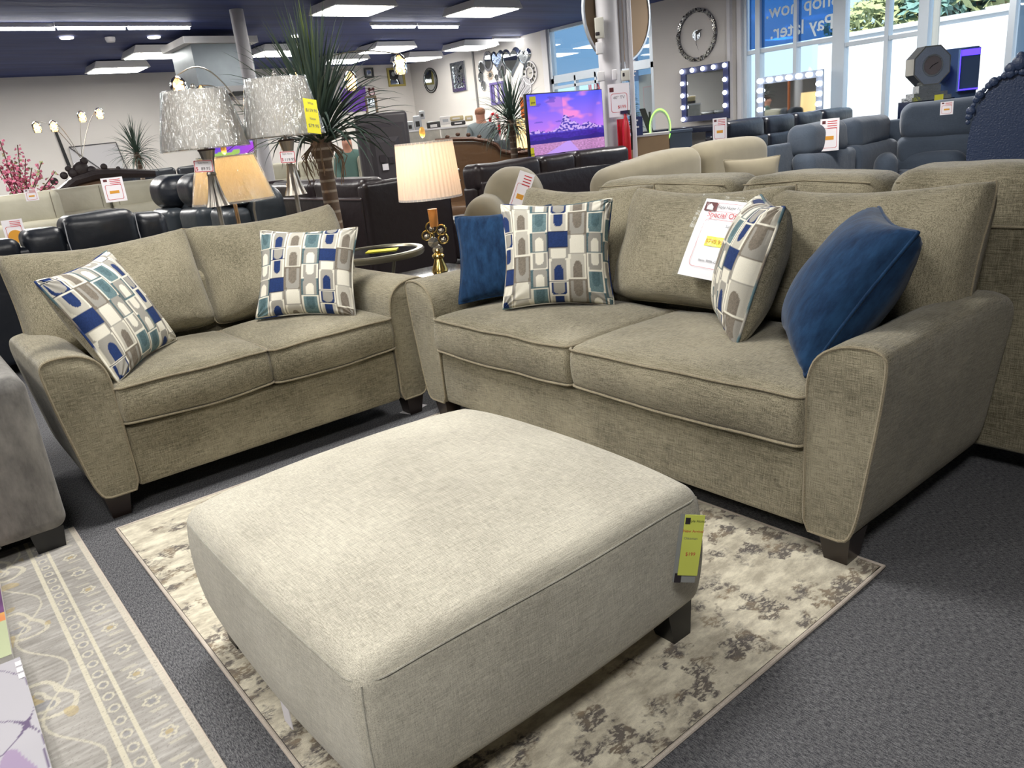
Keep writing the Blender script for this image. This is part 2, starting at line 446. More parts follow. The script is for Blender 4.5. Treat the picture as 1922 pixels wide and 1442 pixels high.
def sofa(name, label, loc, rz, Wi, D, seams, mat, pipe, cush):
    """seams: x boundaries of the seat cushions (from the inner left arm)"""
    t = T(name, label, 'sofa', loc, rz)
    A = .218; x0 = A; x1 = A + Wi
    arm_part(t, -1, x0, D, mat, pipe); arm_part(t, 1, x1, D, mat, pipe)
    MB().rbox(((x0 + x1) / 2, .42, .23), (Wi / 2 - .001, .412, .125), .018, 8, 2, lambda p, q: (p[0], p[1] + (.004 * q[1] * (1 - q[2] ** 2)), p[2])).build('base', mat, t)
    def bfn(p, q):
        return (p[0], p[1], p[2] + (0.0 if q[2] < 0 else -.015 * abs(q[0]) ** 6))
    MB().rbox(((x0 + x1) / 2, D - .09, .47), (Wi / 2 + .10, .085, .340), .05, 10, 4, bfn).build('back_frame', mat, t)
    for i in range(len(seams) - 1):
        a, b = x0 + seams[i], x0 + seams[i + 1]
        seat_part(t, a + .002, b - .002, -.012, .62, .362, .528, mat, pipe, .036, seed=i * 3.1 + Wi)
    for k, (cx, cy, cz, w, h, th, tilt, roll, yaw) in enumerate(cush):
        M = Matrix.Translation((cx, cy, cz)) @ Matrix.Rotation(yaw, 4, 'Z') @ Matrix.Rotation(tilt, 4, 'X') @ Matrix.Rotation(roll, 4, 'Y')
        back_cushion(t, M, w, h, th, mat, pipe, seed=k * 5.3 + Wi)
    for (lx, ly, dx, dy) in ((.135, .07, 0, 0), (x1 + A - .135, .07, 0, 0), (.22, D - .12, 0, .02), (x1 + A - .22, D - .12, 0, .02)):
        tapered_leg(t, lx, ly, .115, dark_wood, dx, dy)
    return t
R = math.radians
# loveseat along the back, long sofa on the right
loveseat = sofa('loveseat', 'taupe woven loveseat with flared arms and two patterned pillows, left of the longer sofa', (.312, 3.168, 0), 0, 1.235, .87, (0, .62, 1.235), taupe, taupe_pipe,
    [(.450, .735, .770, .83, .56, .28, R(-22), 0, 0), (1.245, .735, .770, .84, .57, .28, R(-22), R(-1), 0)])
sofa_main = sofa('sofa', 'long taupe woven sofa with flared arms, blue velvet pillows and a price sign', (1.865, 3.162, 0), -PI / 2, 1.86, .87, (0, .91, 1.86), taupe, taupe_pipe,
    [(.44, .735, .775, .84, .56, .26, R(-22), 0, R(2)), (1.83, .70, .765, .86, .56, .27, R(-20), R(-1), R(-3)), (1.185, .69, .770, .80, .56, .24, R(-22), 0, 0)])
# ------------------------------------------------------------------ printed pillow pattern
WHT, GRY, LGR, TAU, NAV, TEA, TE2 = [lin(c) for c in ((222, 218, 203), (152, 149, 141), (184, 180, 168), (118, 110, 99), (28, 50, 98), (78, 102, 108), (100, 124, 128))]
def arch(x, y, up, r):
    """signed: inside an arch of half width r with its flat end at y=0"""
    if not up: y = 1 - y
    h = .62 * r / .34
    if y < 0: return False
    if y < h: return abs(x) < r
    return math.hypot(x, (y - h) * .9) < r
CELLS = [  # ground, outer arch, inner arch, up?, height
    (WHT, LGR, TAU, True, 1.2), (TAU, GRY, TAU, False, 1.25), (WHT, GRY, WHT, False, .8), (TEA, GRY, WHT, True, .95), (WHT, TE2, TEA, False, 1.1),
    (WHT, LGR, NAV, False, 1.05), (WHT, NAV, GRY, False, .7), (WHT, GRY, NAV, True, 1.15), (NAV, NAV, NAV, True, .75), (GRY, WHT, WHT, False, .5), (GRY, WHT, WHT, True, .9)]
COLS_ = [[4, 3, 2, 3, 4, 2, 3, 4], [7, 9, 8, 5, 6, 7, 9, 8], [0, 10, 1, 0, 0, 10, 1, 0], [4, 3, 2, 3, 4, 3, 2, 4], [5, 6, 7, 9, 8, 5, 6, 7], [1, 0, 10, 1, 0, 10, 0, 1], [3, 4, 2, 3, 4, 3, 2, 3]]
LINE = lin((20, 26, 58))
def print_col(u, v, shift=0, nc=6.0):
    X = u * nc + shift * .37; ci = int(math.floor(X)) ; fx = X - ci
    seq = COLS_[(ci + shift) % 7]
    y = v * 5.2 + (ci * .37 + shift * .53) % 1.0; acc = 0; k = 0
    base = COLS_[(ci + shift) % 7] in (COLS_[1], COLS_[4])
    if fx < .035 : return LINE if base else TAU
    while True:
        c = CELLS[seq[k % len(seq)]]
        if y < acc + c[4]: break
        acc += c[4]; k += 1
    fy = (y - acc) / c[4]; x = fx - .53
    if fy < .03: return LINE if base else c[0]
    if c[0] in (TAU, TEA, NAV) and c[4] > .95 and c[0] is not NAV:
        pass
    x2 = x; yy = fy - .06 if c[3] else fy + .06
    if arch(x2, yy, c[3], .23 if c[4] > .7 else .3): col = c[2]
    elif arch(x2, yy, c[3], .385): col = c[1]
    else: col = c[0]
    # heathered yarn in the coloured areas
    if col in (TAU, TEA, NAV, TE2):
        g = .82 + .36 * random.random(); col = (col[0] * g, col[1] * g, col[2] * g, 1)
    return col
print_cloth = painted('printed_cloth', .85, 0, .12, (400, 400, 400))
navy_velvet = velvet('blue_velvet', (12, 34, 62), (28, 60, 94), 20)
def corner_frame(TL, TR, BL, BR):
    c = (TL + TR + BL + BR) / 4; x = (TR + BR - TL - BL); z = (TL + TR - BL - BR)
    return frame(c, x, z), x.length / 2, z.length / 2
def throw_pillow(name, label, cat, M, w, h, th, mats, group=None, printed=None, seed=0, pinch=.12, pipe=None, n=28, fn=None, pw=.42):
    t = T(name, label, cat, group=group); put(t, M)
    col = None
    if printed is not None:
        n = 150; col = lambda u, v, s: print_col(u, v, printed) if s < 0 else lin((128, 120, 104))
    mb, seam = pillow_mb(w, h, th, pinch, n, col=col, seed=seed, fn=fn, wr=.006, pw=pw)
    mb.build('cushion_cover', mats, t, sharp=0)
    if pipe:
        s = MB().tube(seam, .005, 6, True)
        if printed is not None:
            s.c = []; 
            for i in range(len(seam)):
                cc = random.choice([WHT, NAV, TAU, WHT, GRY, TEA]) if i % 3 == 0 or i == 0 else cc
                s.c += [cc] * 6
        s.build('piping', pipe, t, sharp=0)
    return t
# ------------------------------------------------------------------ pillows
def quad(TL, TR, BL, BR): return corner_frame(*[Vector(v) for v in (TL, TR, BL, BR)])[0]
throw_pillow('throw_pillow', 'square arch-print throw pillow standing upright at the right end of the loveseat', 'pillow',
    quad((1.443, 3.754, .99), (1.80, 3.426, .935), (1.28, 3.594, .545), (1.636, 3.266, .545)), .50, .46, .18, [print_cloth, taupe], printed=0, pipe=print_cloth, seed=1)
throw_pillow('throw_pillow', 'arch-print throw pillow slumped against the left arm of the loveseat', 'pillow',
    quad((.392, 3.318, .95), (.749, 3.70, 1.0), (.554, 3.182, .53), (.899, 3.592, .555)), .53, .48, .18, [print_cloth, taupe], printed=3, pipe=print_cloth, seed=2)
throw_pillow('throw_pillow', 'blue velvet throw pillow behind the printed one at the left end of the long sofa', 'pillow',
    quad((2.14, 3.10, .95), (2.46, 2.76, .985), (1.99, 2.90, .555), (2.32, 2.56, .555)), .48, .45, .15, [navy_velvet, navy_velvet], pipe=navy_velvet, seed=3)
throw_pillow('throw_pillow', 'arch-print throw pillow with blue corners, facing front at the left end of the long sofa', 'pillow',
    quad((2.15, 2.71, 1.022), (2.48, 2.35, .985), (2.01, 2.627, .545), (2.339, 2.272, .55)), .50, .475, .17, [print_cloth, taupe], printed=1, pipe=print_cloth, seed=4)
throw_pillow('throw_pillow', 'arch-print throw pillow seen edge-on with its plain taupe back, beside the blue one', 'pillow',
    quad((2.55, 1.68, .99), (2.22, 1.38, .998), (2.42, 1.77, .545), (2.098, 1.472, .54)), .46, .485, .22, [print_cloth, taupe], printed=5, pipe=print_cloth, seed=5)
throw_pillow('throw_pillow', 'plump blue velvet throw pillow leaning on the right arm of the long sofa', 'pillow',
    quad((2.425, 1.173, .97), (2.06, .889, .955), (2.27, 1.40, .57), (1.906, 1.114, .555)), .47, .49, .25, [navy_velvet, navy_velvet], pipe=navy_velvet, seed=6)
# ------------------------------------------------------------------ ottoman
ot = T('ottoman', 'large square pale grey upholstered ottoman standing on the cream rug', 'ottoman', (.905, 1.565, 0))
OX, OY, OZ0, OZ1 = .495, .505, .105, .44
def ofn(p, q):
    x, y, z = p; kx = max(0, 1 - q[0] ** 2); ky = max(0, 1 - q[1] ** 2); kz = max(0, 1 - q[2] ** 2)
    if q[2] > 0: z += .03 * (kx * ky) ** .6 * q[2] + .012 * (kx + ky) * .5 * q[2] - .012 * (q[0] ** 4 * q[1] ** 4) * q[2]
    w = 1.0
    cut = .020 * (q[0] ** 2) * (q[1] ** 2)
    x -= q[0] * cut; y -= q[1] * cut
    b = kz * .012
    x += q[0] * b; y += q[1] * b
    if q[2] < 0: x *= 1 - .012 * q[2] ** 2; y *= 1 - .012 * q[2] ** 2
    d = nz(p, 3, .003); return (x + d, y + d, z)
ob = MB().rbox((0, 0, (OZ0 + OZ1) / 2), (OX, OY, (OZ1 - OZ0) / 2), .042, 16, 5, ofn).build('upholstered_top', light_weave, ot, sharp=0)
seam_mat = fabric('pale_seam', (130, 127, 116), (176, 173, 160), bump=.1)
def orect(z, q2, e=.001):
    P = []; r = .06; X, Y = OX + e, OY + e; N = 14; hz = (OZ1 - OZ0) / 2; out = []
    for (sx, sy, a0) in ((1, -1, -PI / 2), (1, 1, 0), (-1, 1, PI / 2), (-1, -1, PI)):
        for i in range(7):
            a = a0 + PI / 2 * i / 6; P.append((sx * (X - r) + r * math.cos(a), sy * (Y - r) + r * math.sin(a)))
    Q = []
    for i in range(len(P)):
        a, b = P[i], P[(i + 1) % len(P)]; m = 10 if math.dist(a, b) > .2 else 1
        for k in range(m): Q.append((a[0] + (b[0] - a[0]) * k / m, a[1] + (b[1] - a[1]) * k / m))
    for (a, b) in Q:
        f = ofn((a, b, z - (OZ0 + OZ1) / 2), (max(-1, min(1, a / OX)), max(-1, min(1, b / OY)), q2)); out.append((f[0], f[1], f[2] + (OZ0 + OZ1) / 2))
    return out
MB().tube(orect(OZ1 - .027, .83, .0), .0022, 5, True).build('seam', seam_mat, ob)
for sx in (-1, 1):
    for sy in (-1, 1):
        def vs_(z): 
            q2 = (z - (OZ0 + OZ1) / 2) / ((OZ1 - OZ0) / 2); k = .018; f = ofn((sx * (OX - .0125), sy * (OY - .0125), z - (OZ0 + OZ1) / 2), (sx * .975, sy * .975, q2)); return (f[0], f[1], f[2] + (OZ0 + OZ1) / 2)
        MB().tube([vs_(OZ0 + .04 + (OZ1 - .03 - OZ0 - .04) * i / 10) for i in range(11)], .002, 5).build('seam', seam_mat, ob)
        lg = MB().taper((sx * (OX - .09), sy * (OY - .085)), (.032, .032), (.048, .048), 0.008, OZ0 + .02, off=(sx * .012, sy * .012)).build('leg', black_leg, ot)
# hang tag on the ottoman's right face
def paint_rect(w, h, nx, ny, colf, M=None, thick=0.0):
    """flat sheet in local xz plane facing -y, colours by colf(u, v)"""
    mb = MB().grid(lambda u, v: ((u - .5) * w, 0, (v - .5) * h), nx, ny)
    mb.c = [colf(i / nx, j / ny) for j in range(ny + 1) for i in range(nx + 1)]
    return mb
paper = plain('white_paper', (236, 232, 236), .45)
paper_y = plain('yellow_paper', (226, 222, 60), .5)
lime = plain('lime_paper', (206, 214, 96), .5)
ink = plain('dark_ink', (40, 34, 40), .6); red_ink = plain('red_ink', (196, 52, 60), .6); maroon = plain('maroon_ink', (92, 32, 36), .6); grey_ink = plain('grey_ink', (110, 108, 112), .6)
gold_ink = plain('amber_ink', (214, 150, 40), .6)
wrap = clear('plastic_sleeve', refl=.0, rough=.22, bump=.3, bscale=(12, 12, 24))
def write(t, txt, size, x, z, mat, y=-.0015, name='lettering', spacing=1.0, bold=0.0, mirror=False):
    vs, fs = text_geo(txt, size, spacing, bold)
    sx = -1 if mirror else 1
    mb = MB().add([(x + sx * a, y, z + b) for a, b, c in vs], [f[::-1] for f in fs] if mirror else fs)
    return mb.build(name, mat, t, smooth=False)
def frame_rect(w, h, r, th, x, z, y=-.001):
    P = []
    for (sx, sz, a0) in ((1, -1, -PI / 2), (1, 1, 0), (-1, 1, PI / 2), (-1, -1, PI)):
        for i in range(5):
            a = a0 + PI / 2 * i / 4; P.append((sx * (w / 2 - r) + r * math.cos(a), sz * (h / 2 - r) + r * math.sin(a)))
    n = len(P); vs = [(x + a, y, z + b) for a, b in P] + [(x + a * (1 - 2 * th / w), y, z + b * (1 - 2 * th / h)) for a, b in P]
    return MB().add(vs, [(i, (i + 1) % n, n + (i + 1) % n, n + i) for i in range(n)])
def sheet(w, h, mat, t, name='card', th=.0012, bow=0.0):
    mb = MB().grid(lambda u, v: ((u - .5) * w, -th / 2 - bow * (1 - (2 * v - 1) ** 2), (v - .5) * h), 8, 10)
    g2 = MB().grid(lambda u, v: ((u - .5) * w, th / 2 - bow * (1 - (2 * v - 1) ** 2), (v - .5) * h), 8, 10)
    mb.add(g2.v, [f[::-1] for f in g2.f])
    return mb.build(name, mat, t)
tg = T('hang_tag', 'narrow yellow-green price tag hanging down the right side of the ottoman', 'tag')
put(tg, Matrix.Translation(atY(1291, 1030, 1.022)) @ Matrix.Rotation(R(-34), 4, 'Z') @ Matrix.Rotation(R(11), 4, 'Y') @ Matrix.Rotation(R(-6), 4, 'X'))
sheet(.055, .17, plain('tag_sleeve', (140, 142, 140), .2), tg, 'sleeve')
c_ = MB().box(-.018, -.004, -.066, .030, -.0025, .085).build('card', lime, tg)
MB().box(-.016, -.0046, .062, -.004, -.0042, .078).build('logo', ink, c_); write(c_, 'Style Home', .009, .012, .070, ink, -.0046)
write(c_, 'New Arrival', .010, .006, .045, red_ink, -.0046); write(c_, 'Ottoman', .009, .002, .027, grey_ink, -.0046); write(c_, '$199', .012, .006, -.012, red_ink, -.0046)
MB().box(-.024, -.003, -.085, -.008, -.002, -.062).build('foot_block', ink, tg)
# label sewn at the ottoman's lower left edge
lb = MB().box(-.001, -.022, -.028, .001, .022, .028, M=Matrix.Translation((-OX + .004, -.075, .105))).build('care_label', paper, ot, 'small white sewn label')
# ------------------------------------------------------------------ floor coverings
rug_m, nt, b = newmat('distressed_rug')
tc = nt.nodes.new('ShaderNodeTexCoord')
def tnoise(scale, det=6, rough=.6, map_=None, dist=0):
    n = nt.nodes.new('ShaderNodeTexNoise'); n.inputs['Scale'].default_value = scale; n.inputs['Detail'].default_value = det; n.inputs['Roughness'].default_value = rough; n.inputs['Distortion'].default_value = dist
    if map_:
        mp = nt.nodes.new('ShaderNodeMapping'); mp.inputs['Scale'].default_value = map_; nt.links.new(tc.outputs['Object'], mp.inputs['Vector']); nt.links.new(mp.outputs['Vector'], n.inputs['Vector'])
    else: nt.links.new(tc.outputs['Object'], n.inputs['Vector'])
    return n.outputs['Fac']
def math_(op, a, b_=None, c=None, clamp=False):
    m = nt.nodes.new('ShaderNodeMath'); m.operation = op; m.use_clamp = clamp
    for i, v in enumerate((a, b_, c)):
        if v is None: continue
        if isinstance(v, (int, float)): m.inputs[i].default_value = v
        else: nt.links.new(v, m.inputs[i])
    return m.outputs[0]
def mixc(f, a, b_):
    m = nt.nodes.new('ShaderNodeMix'); m.data_type = 'RGBA'; nt.links.new(f, m.inputs[0])
    for i, v in ((6, a), (7, b_)):
        if isinstance(v, tuple): m.inputs[i].default_value = v
        else: nt.links.new(v, m.inputs[i])
    return m.outputs[2]
base_f = math_('MULTIPLY_ADD', tnoise(12, 6, .72, (.8, 1.7, 1)), 4.2, -1.6, True)
c1 = mixc(base_f, lin((176, 168, 150)), lin((226, 219, 198)))
vor = nt.nodes.new('ShaderNodeTexVoronoi'); vor.inputs['Scale'].default_value = 11.0; vor.inputs['Randomness'].default_value = .75
mpv = nt.nodes.new('ShaderNodeMapping'); mpv.inputs['Scale'].default_value = (.75, 1.25, 1); nt.links.new(tc.outputs['Object'], mpv.inputs['Vector']); nzc = nt.nodes.new('ShaderNodeTexNoise'); nzc.inputs['Scale'].default_value = 26; nzc.inputs['Detail'].default_value = 4; nt.links.new(tc.outputs['Object'], nzc.inputs['Vector'])
vs1 = nt.nodes.new('ShaderNodeVectorMath'); vs1.operation = 'MULTIPLY_ADD'; vs1.inputs[1].default_value = (.16, .16, 0); nt.links.new(nzc.outputs['Color'], vs1.inputs[0]); nt.links.new(mpv.outputs['Vector'], vs1.inputs[2])
nt.links.new(vs1.outputs[0], vor.inputs['Vector'])
blob = math_('MULTIPLY_ADD', vor.outputs['Distance'], -4.5, 2.35, True)
crack = math_('SUBTRACT', 1.0, math_('MULTIPLY', math_('ABSOLUTE', math_('SUBTRACT', tnoise(52, 4, .6, (.7, 1.5, 1), .3), .5)), 8.0), clamp=True)
big = math_('MULTIPLY_ADD', tnoise(7, 3, .6, (.8, 1.4, 1)), 6, -2.05, True)
dark_f = math_('MULTIPLY', math_('MULTIPLY', blob, crack), math_('MULTIPLY_ADD', big, .75, .3))
tint = mixc(math_('MULTIPLY_ADD', tnoise(12, 2), 6, -2.8, True), lin((74, 70, 76)), lin((138, 122, 100)))
c2 = mixc(math_('MULTIPLY', dark_f, 1.9, clamp=True), c1, tint)
soft = math_('MULTIPLY', math_('MULTIPLY', blob, big), .35)
c3 = mixc(soft, c2, lin((150, 140, 122)))
nt.links.new(c3, b.inputs['Base Color']); b.inputs['Roughness'].default_value = .95; b.inputs['Specular IOR Level'].default_value = .1; b.inputs['Sheen Weight'].default_value = .2
bp = nt.nodes.new('ShaderNodeBump'); bp.inputs['Strength'].default_value = .5; bp.inputs['Distance'].default_value = .004
nt.links.new(tnoise(420, 2), bp.inputs['Height']); nt.links.new(bp.outputs['Normal'], b.inputs['Normal'])
bind = fabric('rug_binding', (176, 164, 152), (206, 196, 184), sheen=.1)
rg = T('area_rug', 'cream distressed area rug with dark blotches, under the ottoman', 'rug', (1.18, 1.985, 0))
RW, RL = .79, 1.105
def rug_z(x, y): return .007 + nz((x, y, 0), 2.5, .001)
def rsurf(u, v):
    x = (u * 2 - 1) * (RW - .014); y = (v * 2 - 1) * (RL - .014)
    lift = .006 * max(0, (x - .55) / .24) * max(0, (-y - .8) / .3)
    return (x, y, .008 + lift)
MB().grid(rsurf, 20, 26).build('pile', rug_m, rg)
P = []
for e in range(4):
    for k in range(20):
        tt = k / 20; u, v = [(tt, 0), (1, tt), (1 - tt, 1), (0, 1 - tt)][e]; p = rsurf(u, v); P.append((p[0] * 1.008, p[1] * 1.006, p[2] - .003))
MB().tube(P, .006, 8, True).build('bound_edge', bind, rg)
# ornate runner at the left
def runner_col(x, y):
    """x from 0 at the right edge to the left, y along"""
    c = np.array((150, 147, 142.)); 
    c = c + (noise.noise(Vector((x * 14, y * 90, 3))) * 22) + noise.noise(Vector((x * 7, y * 5, 9))) * 16
    cream = np.array((196, 190, 170.)); gold = np.array((170, 150, 104.)); slate = np.array((126, 127, 132.))
    def m(w, k): 
        nonlocal c; w = max(0, min(1, w)); c = c * (1 - w) + k * w
    if x < .018: m(.8, np.array((196, 188, 172.)))
    for e in (.115, .165):
        if abs(x - e) < .006: m(.85, cream)
    fx, fy = x - .14, (y % .062) - .031
    if abs(fx) < .02:
        r = math.hypot(fx * 1.2, fy)
        if abs(r - .015) < .003: m(.7, cream)
        if r < .009: m(.5, slate)
    # outer band of little flowers
    fx, fy = x - .06, (y % .15) - .075
    r = math.hypot(fx, fy); a = math.atan2(fy, fx)
    if abs(r - .018 - .003 * math.cos(6 * a)) < .0035: m(.75, cream)
    if r < .010: m(.6, gold if int(y / .15) % 2 else slate)
    if abs(abs(fy) - .045) < .006 and abs(fx + .01 * math.sin(fy * 90)) < .02: m(.45, cream)
    # large scrolls in the field
    fx, fy = x - .30, (y % .46) - .23
    if x > .19:
        r = math.hypot(fx * .9, fy); a = math.atan2(fy, fx)
        w = .085 + .02 * math.cos(3 * a + 1) + .012 * noise.noise(Vector((x * 20, y * 20, 1)))
        if abs(r - w) < .007: m(.7, cream)
        if abs(r - w * .55) < .006 and noise.noise(Vector((x * 16, y * 16, 4))) > -.1: m(.6, cream)
        if r < w * .5 and noise.noise(Vector((x * 22, y * 22, 5))) > .05: m(.6, gold if fy > 0 else slate)
        s = math.sin(y * 13.6) * .05
        if abs(x - .24 - s) < .004 or abs(x - .40 + s) < .005: m(.6, cream)
        if noise.noise(Vector((x * 11, y * 11, 7))) > .42: m(.5, gold)
    if noise.noise(Vector((x * 160, y * 420, 2))) > .42: m(.35, np.array((110, 106, 102.)))
    v = [((t / 255) ** 2.2) for t in c]; return (v[0], v[1], v[2], 1)
rn = T('runner_rug', 'grey and cream ornate rug with double border lines at the lower left', 'rug', (.275, 2.15, 0))
nx, ny = 230, 640; Wd, Ln = .62, 2.2
mb = MB().grid(lambda u, v: (-Wd * u, (v - .5) * Ln, .007), nx, ny); mb.f = [f[::-1] for f in mb.f]
mb.c = [runner_col(Wd * i / nx, (j / ny - .5) * Ln + 3) for j in range(ny + 1) for i in range(nx + 1)]
mb.build('pile', painted('woven_rug', .95, 0, .22, (60, 420, 60)), rn)
MB().tube([(-.0, -Ln / 2, .004), (-.0, 0, .004), (0, Ln / 2, .004)], .004, 6).build('bound_edge', bind, rn)
# canvas prints leaning flat on the rug at the far left edge of the picture
def canvas(name, label, loc, rz, w, h, colf, wrapc=False):
    t = T(name, label, 'canvas print', loc, rz)
    mb = MB().grid(lambda u, v: ((u - .5) * w, (v - .5) * h, .031), 90, 140)
    mb.c = [colf(i / 90, j / 140) for j in range(141) for i in range(91)]
    mb.build('picture', painted('canvas_ink', .35), t)
    MB().box(-w / 2, -h / 2, 0.004, w / 2, h / 2, .030).build('stretcher', plain('canvas_side', (214, 212, 208), .6), t)
    return t
def c_top(u, v):
    n1 = noise.noise(Vector((u * 5, v * 7, 2)))
    if v > .45: return lin((92 + 50 * n1, 66 + 30 * n1, 100 + 50 * n1)) if v < .8 else lin((170, 90 + 60 * n1, 80))
    if v > .36: return lin((206, 150 + 60 * n1, 90))
    return lin((176, 184, 150))
def c_low(u, v):
    b_ = abs(noise.noise(Vector((u * 4, v * 5, 1)))) 
    if b_ < .018: return lin((104, 92, 118))
    if noise.noise(Vector((u * 3, v * 3, 6))) > .5: return lin((156, 140, 166))
    return lin((176, 174, 180))
# the runner lies partly under them
cv1 = canvas('canvas_print', 'purple and orange flower canvas lying on the ornate rug at the left frame edge', (-.225, 2.72, .008), R(-3), .42, .62, c_top)
cv2 = canvas('canvas_print', 'pale plastic-wrapped canvas with thin purple branches at the bottom left corner', (-.232, 2.02, .008), R(-1), .42, .70, c_low)
write(cv1, 'Biin', .05, 0, 0, ink).matrix_local = Matrix.Translation((.12, -.25, .0335)) @ Matrix.Rotation(R(-90), 4, 'X')
for k in range(3): MB().box(.195, .30 - k * .035, .0315, .209, .325 - k * .035, .033).build('corner_sticker', paper, cv2)
# carpet
cm, nt, b = newmat('charcoal_carpet')
tc = nt.nodes.new('ShaderNodeTexCoord')
f1 = tnoise(1.0, 3, .7, (330, 70, 1)); f2 = tnoise(1.0, 2, .5, (650, 420, 1)); f3 = tnoise(2.0, 2)
s_ = math_('ADD', math_('MULTIPLY', f1, .6), math_('MULTIPLY', f2, .4))
cc = mixc(math_('MULTIPLY_ADD', s_, 4.2, -1.75, True), lin((52, 53, 58)), lin((150, 150, 152)))
cc = mixc(math_('MULTIPLY', f3, .35), cc, lin((84, 84, 88)))
nt.links.new(cc, b.inputs['Base Color']); b.inputs['Roughness'].default_value = 1; b.inputs['Specular IOR Level'].default_value = .1
bp = nt.nodes.new('ShaderNodeBump'); bp.inputs['Strength'].default_value = .6; bp.inputs['Distance'].default_value = .004
nt.links.new(f2, bp.inputs['Height']); nt.links.new(bp.outputs['Normal'], b.inputs['Normal'])
struct('floor', MB().box(-7, -6, -.2, 12.3, 19, 0), cm)
ft = T('paper_label', 'small white paper label on the carpet by the right front leg of the loveseat', 'label', tuple(at(776, 768, .004)), R(20)); MB().box(-.07, -.035, 0, .07, .035, .002).build('sheet', paper, ft)
# price sign on the middle back cushion
ps = T('price_sign', 'white Special Offer price sheet in a plastic sleeve leaning on the long sofa', 'sign')
PSM = corner_frame(atX(1327, 378, 2.475), atX(1418, 391, 2.475), atX(1280, 510, 2.33), atX(1368, 525, 2.33))[0]
put(ps, PSM)
sheet(.235, .31, paper, ps, 'sheet', bow=.006)
yb = -.0085
MB().box(-.105, yb, .105, -.055, yb + .001, .14).build('logo', maroon, ps)
MB().prism([(-.094, .110), (-.066, .110), (-.066, .122), (-.080, .134), (-.094, .122)], yb - .0012, yb - .0006).build('logo_house', paper, ps)
write(ps, 'Style Home Furniture', .0165, .028, .124, ink, yb - .001); frame_rect(.165, .034, .008, .0012, .028, .123, yb - .0008).build('border_line', red_ink, ps)
write(ps, 'Special Offer', .031, 0, .092, red_ink, yb - .001)
frame_rect(.165, .19, .02, .0012, 0, -.02, yb - .0008).build('border_line', red_ink, ps)
MB().box(-.045, yb - .0006, -.03, .035, yb, .008).build('price_patch', paper_y, ps); write(ps, '$799.99', .024, -.005, -.012, gold_ink, yb - .002)
write(ps, 'Sofa', .014, .03, .052, grey_ink, yb - .001); write(ps, 'Item: 9096-GY', .015, .0, -.088, grey_ink, yb - .001)
MB().box(.085, yb - .0006, -.135, .105, yb, -.115).build('sticker', paper_y, ps)
mbw = MB().grid(lambda u, v: ((u - .5) * .26, -.014 - .006 * (1 - (2 * v - 1) ** 2) + .003 * math.sin(u * 5 + v * 9), (v - .5) * .335), 14, 18)
mbw.build('plastic_sleeve', wrap, ps)
# grey velvet sofa corner at the left
grey_velvet = velvet('grey_velvet', (92, 90, 88), (136, 133, 128), 9)
gs = T('sofa', 'grey velvet sofa whose outer arm stands at the left edge of the picture', 'sofa', (0, 0, 0))
def gfn(p, q):
    x, y, z = p; k = max(0, (q[2] + 1) / 2); return (x - (0.0) * k, y, z - .0 + nz(p, 3, .004))
MB().rbox((-.22, 3.52, .375), (.475, .45, .295), .05, 8, 4, gfn).build('arm', grey_velvet, gs)
MB().rbox((-1.25, 3.52, .28), (.56, .42, .2), .05, 6, 3).build('seat_cushion', grey_velvet, gs)
MB().tube([(.03, 3.066, .09), (.02, 3.062, .3), (.0, 3.066, .55)], .004, 6).build('seam', plain('grey_seam', (70, 68, 66), .9), gs)
for (x, y) in ((.18, 3.15), (-1.5, 3.15), (.18, 3.9), (-1.5, 3.9)): MB().taper((x, y), (.045, .05), (.055, .06), 0.0, .09).build('leg', black_leg, gs)
# ------------------------------------------------------------------ room shell
XW, YW, ZC = 12.2, 18.8, 3.3
wall_m, nt, b = newmat('painted_brick')
tc = nt.nodes.new('ShaderNodeTexCoord')
wc = mixc(math_('MULTIPLY_ADD', tnoise(.6, 3), 1.6, -.3, True), lin((206, 201, 196)), lin((222, 218, 212)))
nt.links.new(wc, b.inputs['Base Color']); b.inputs['Roughness'].default_value = .85
bp = nt.nodes.new('ShaderNodeBump'); bp.inputs['Strength'].default_value = .25; bp.inputs['Distance'].default_value = .01
nt.links.new(tnoise(1, 3, .6, (3, 3, 22)), bp.inputs['Height']); nt.links.new(bp.outputs['Normal'], b.inputs['Normal'])
ceil_m, nt, b = newmat('navy_ceiling')
tc = nt.nodes.new('ShaderNodeTexCoord')
cc = mixc(math_('MULTIPLY_ADD', tnoise(1, 4, .6, (.25, 2.5, 1)), 2.2, -.6, True), lin((26, 40, 92)), lin((48, 66, 126)))
nt.links.new(cc, b.inputs['Base Color']); b.inputs['Roughness'].default_value = .7
bp = nt.nodes.new('ShaderNodeBump'); bp.inputs['Strength'].default_value = .5; bp.inputs['Distance'].default_value = .03
nt.links.new(tnoise(1, 4, .6, (.4, 5, 1)), bp.inputs['Height']); nt.links.new(bp.outputs['Normal'], b.inputs['Normal'])
white_paint = plain('white_paint', (218, 216, 218), .5)
alu = plain('window_aluminium', (196, 206, 216), .35, .3)
struct('ceiling', MB().box(-7, -6, ZC, XW + .15, YW + .2, ZC + .2), ceil_m)
struct('wall_back', MB().box(-7, YW, 0, XW + .2, YW + .2, ZC), wall_m)
struct('wall_left', MB().box(-7.2, -6, 0, -7, YW + .2, ZC), wall_m)
struct('wall_front', MB().box(-7, -6.2, 0, XW + .2, -6, ZC), wall_m)
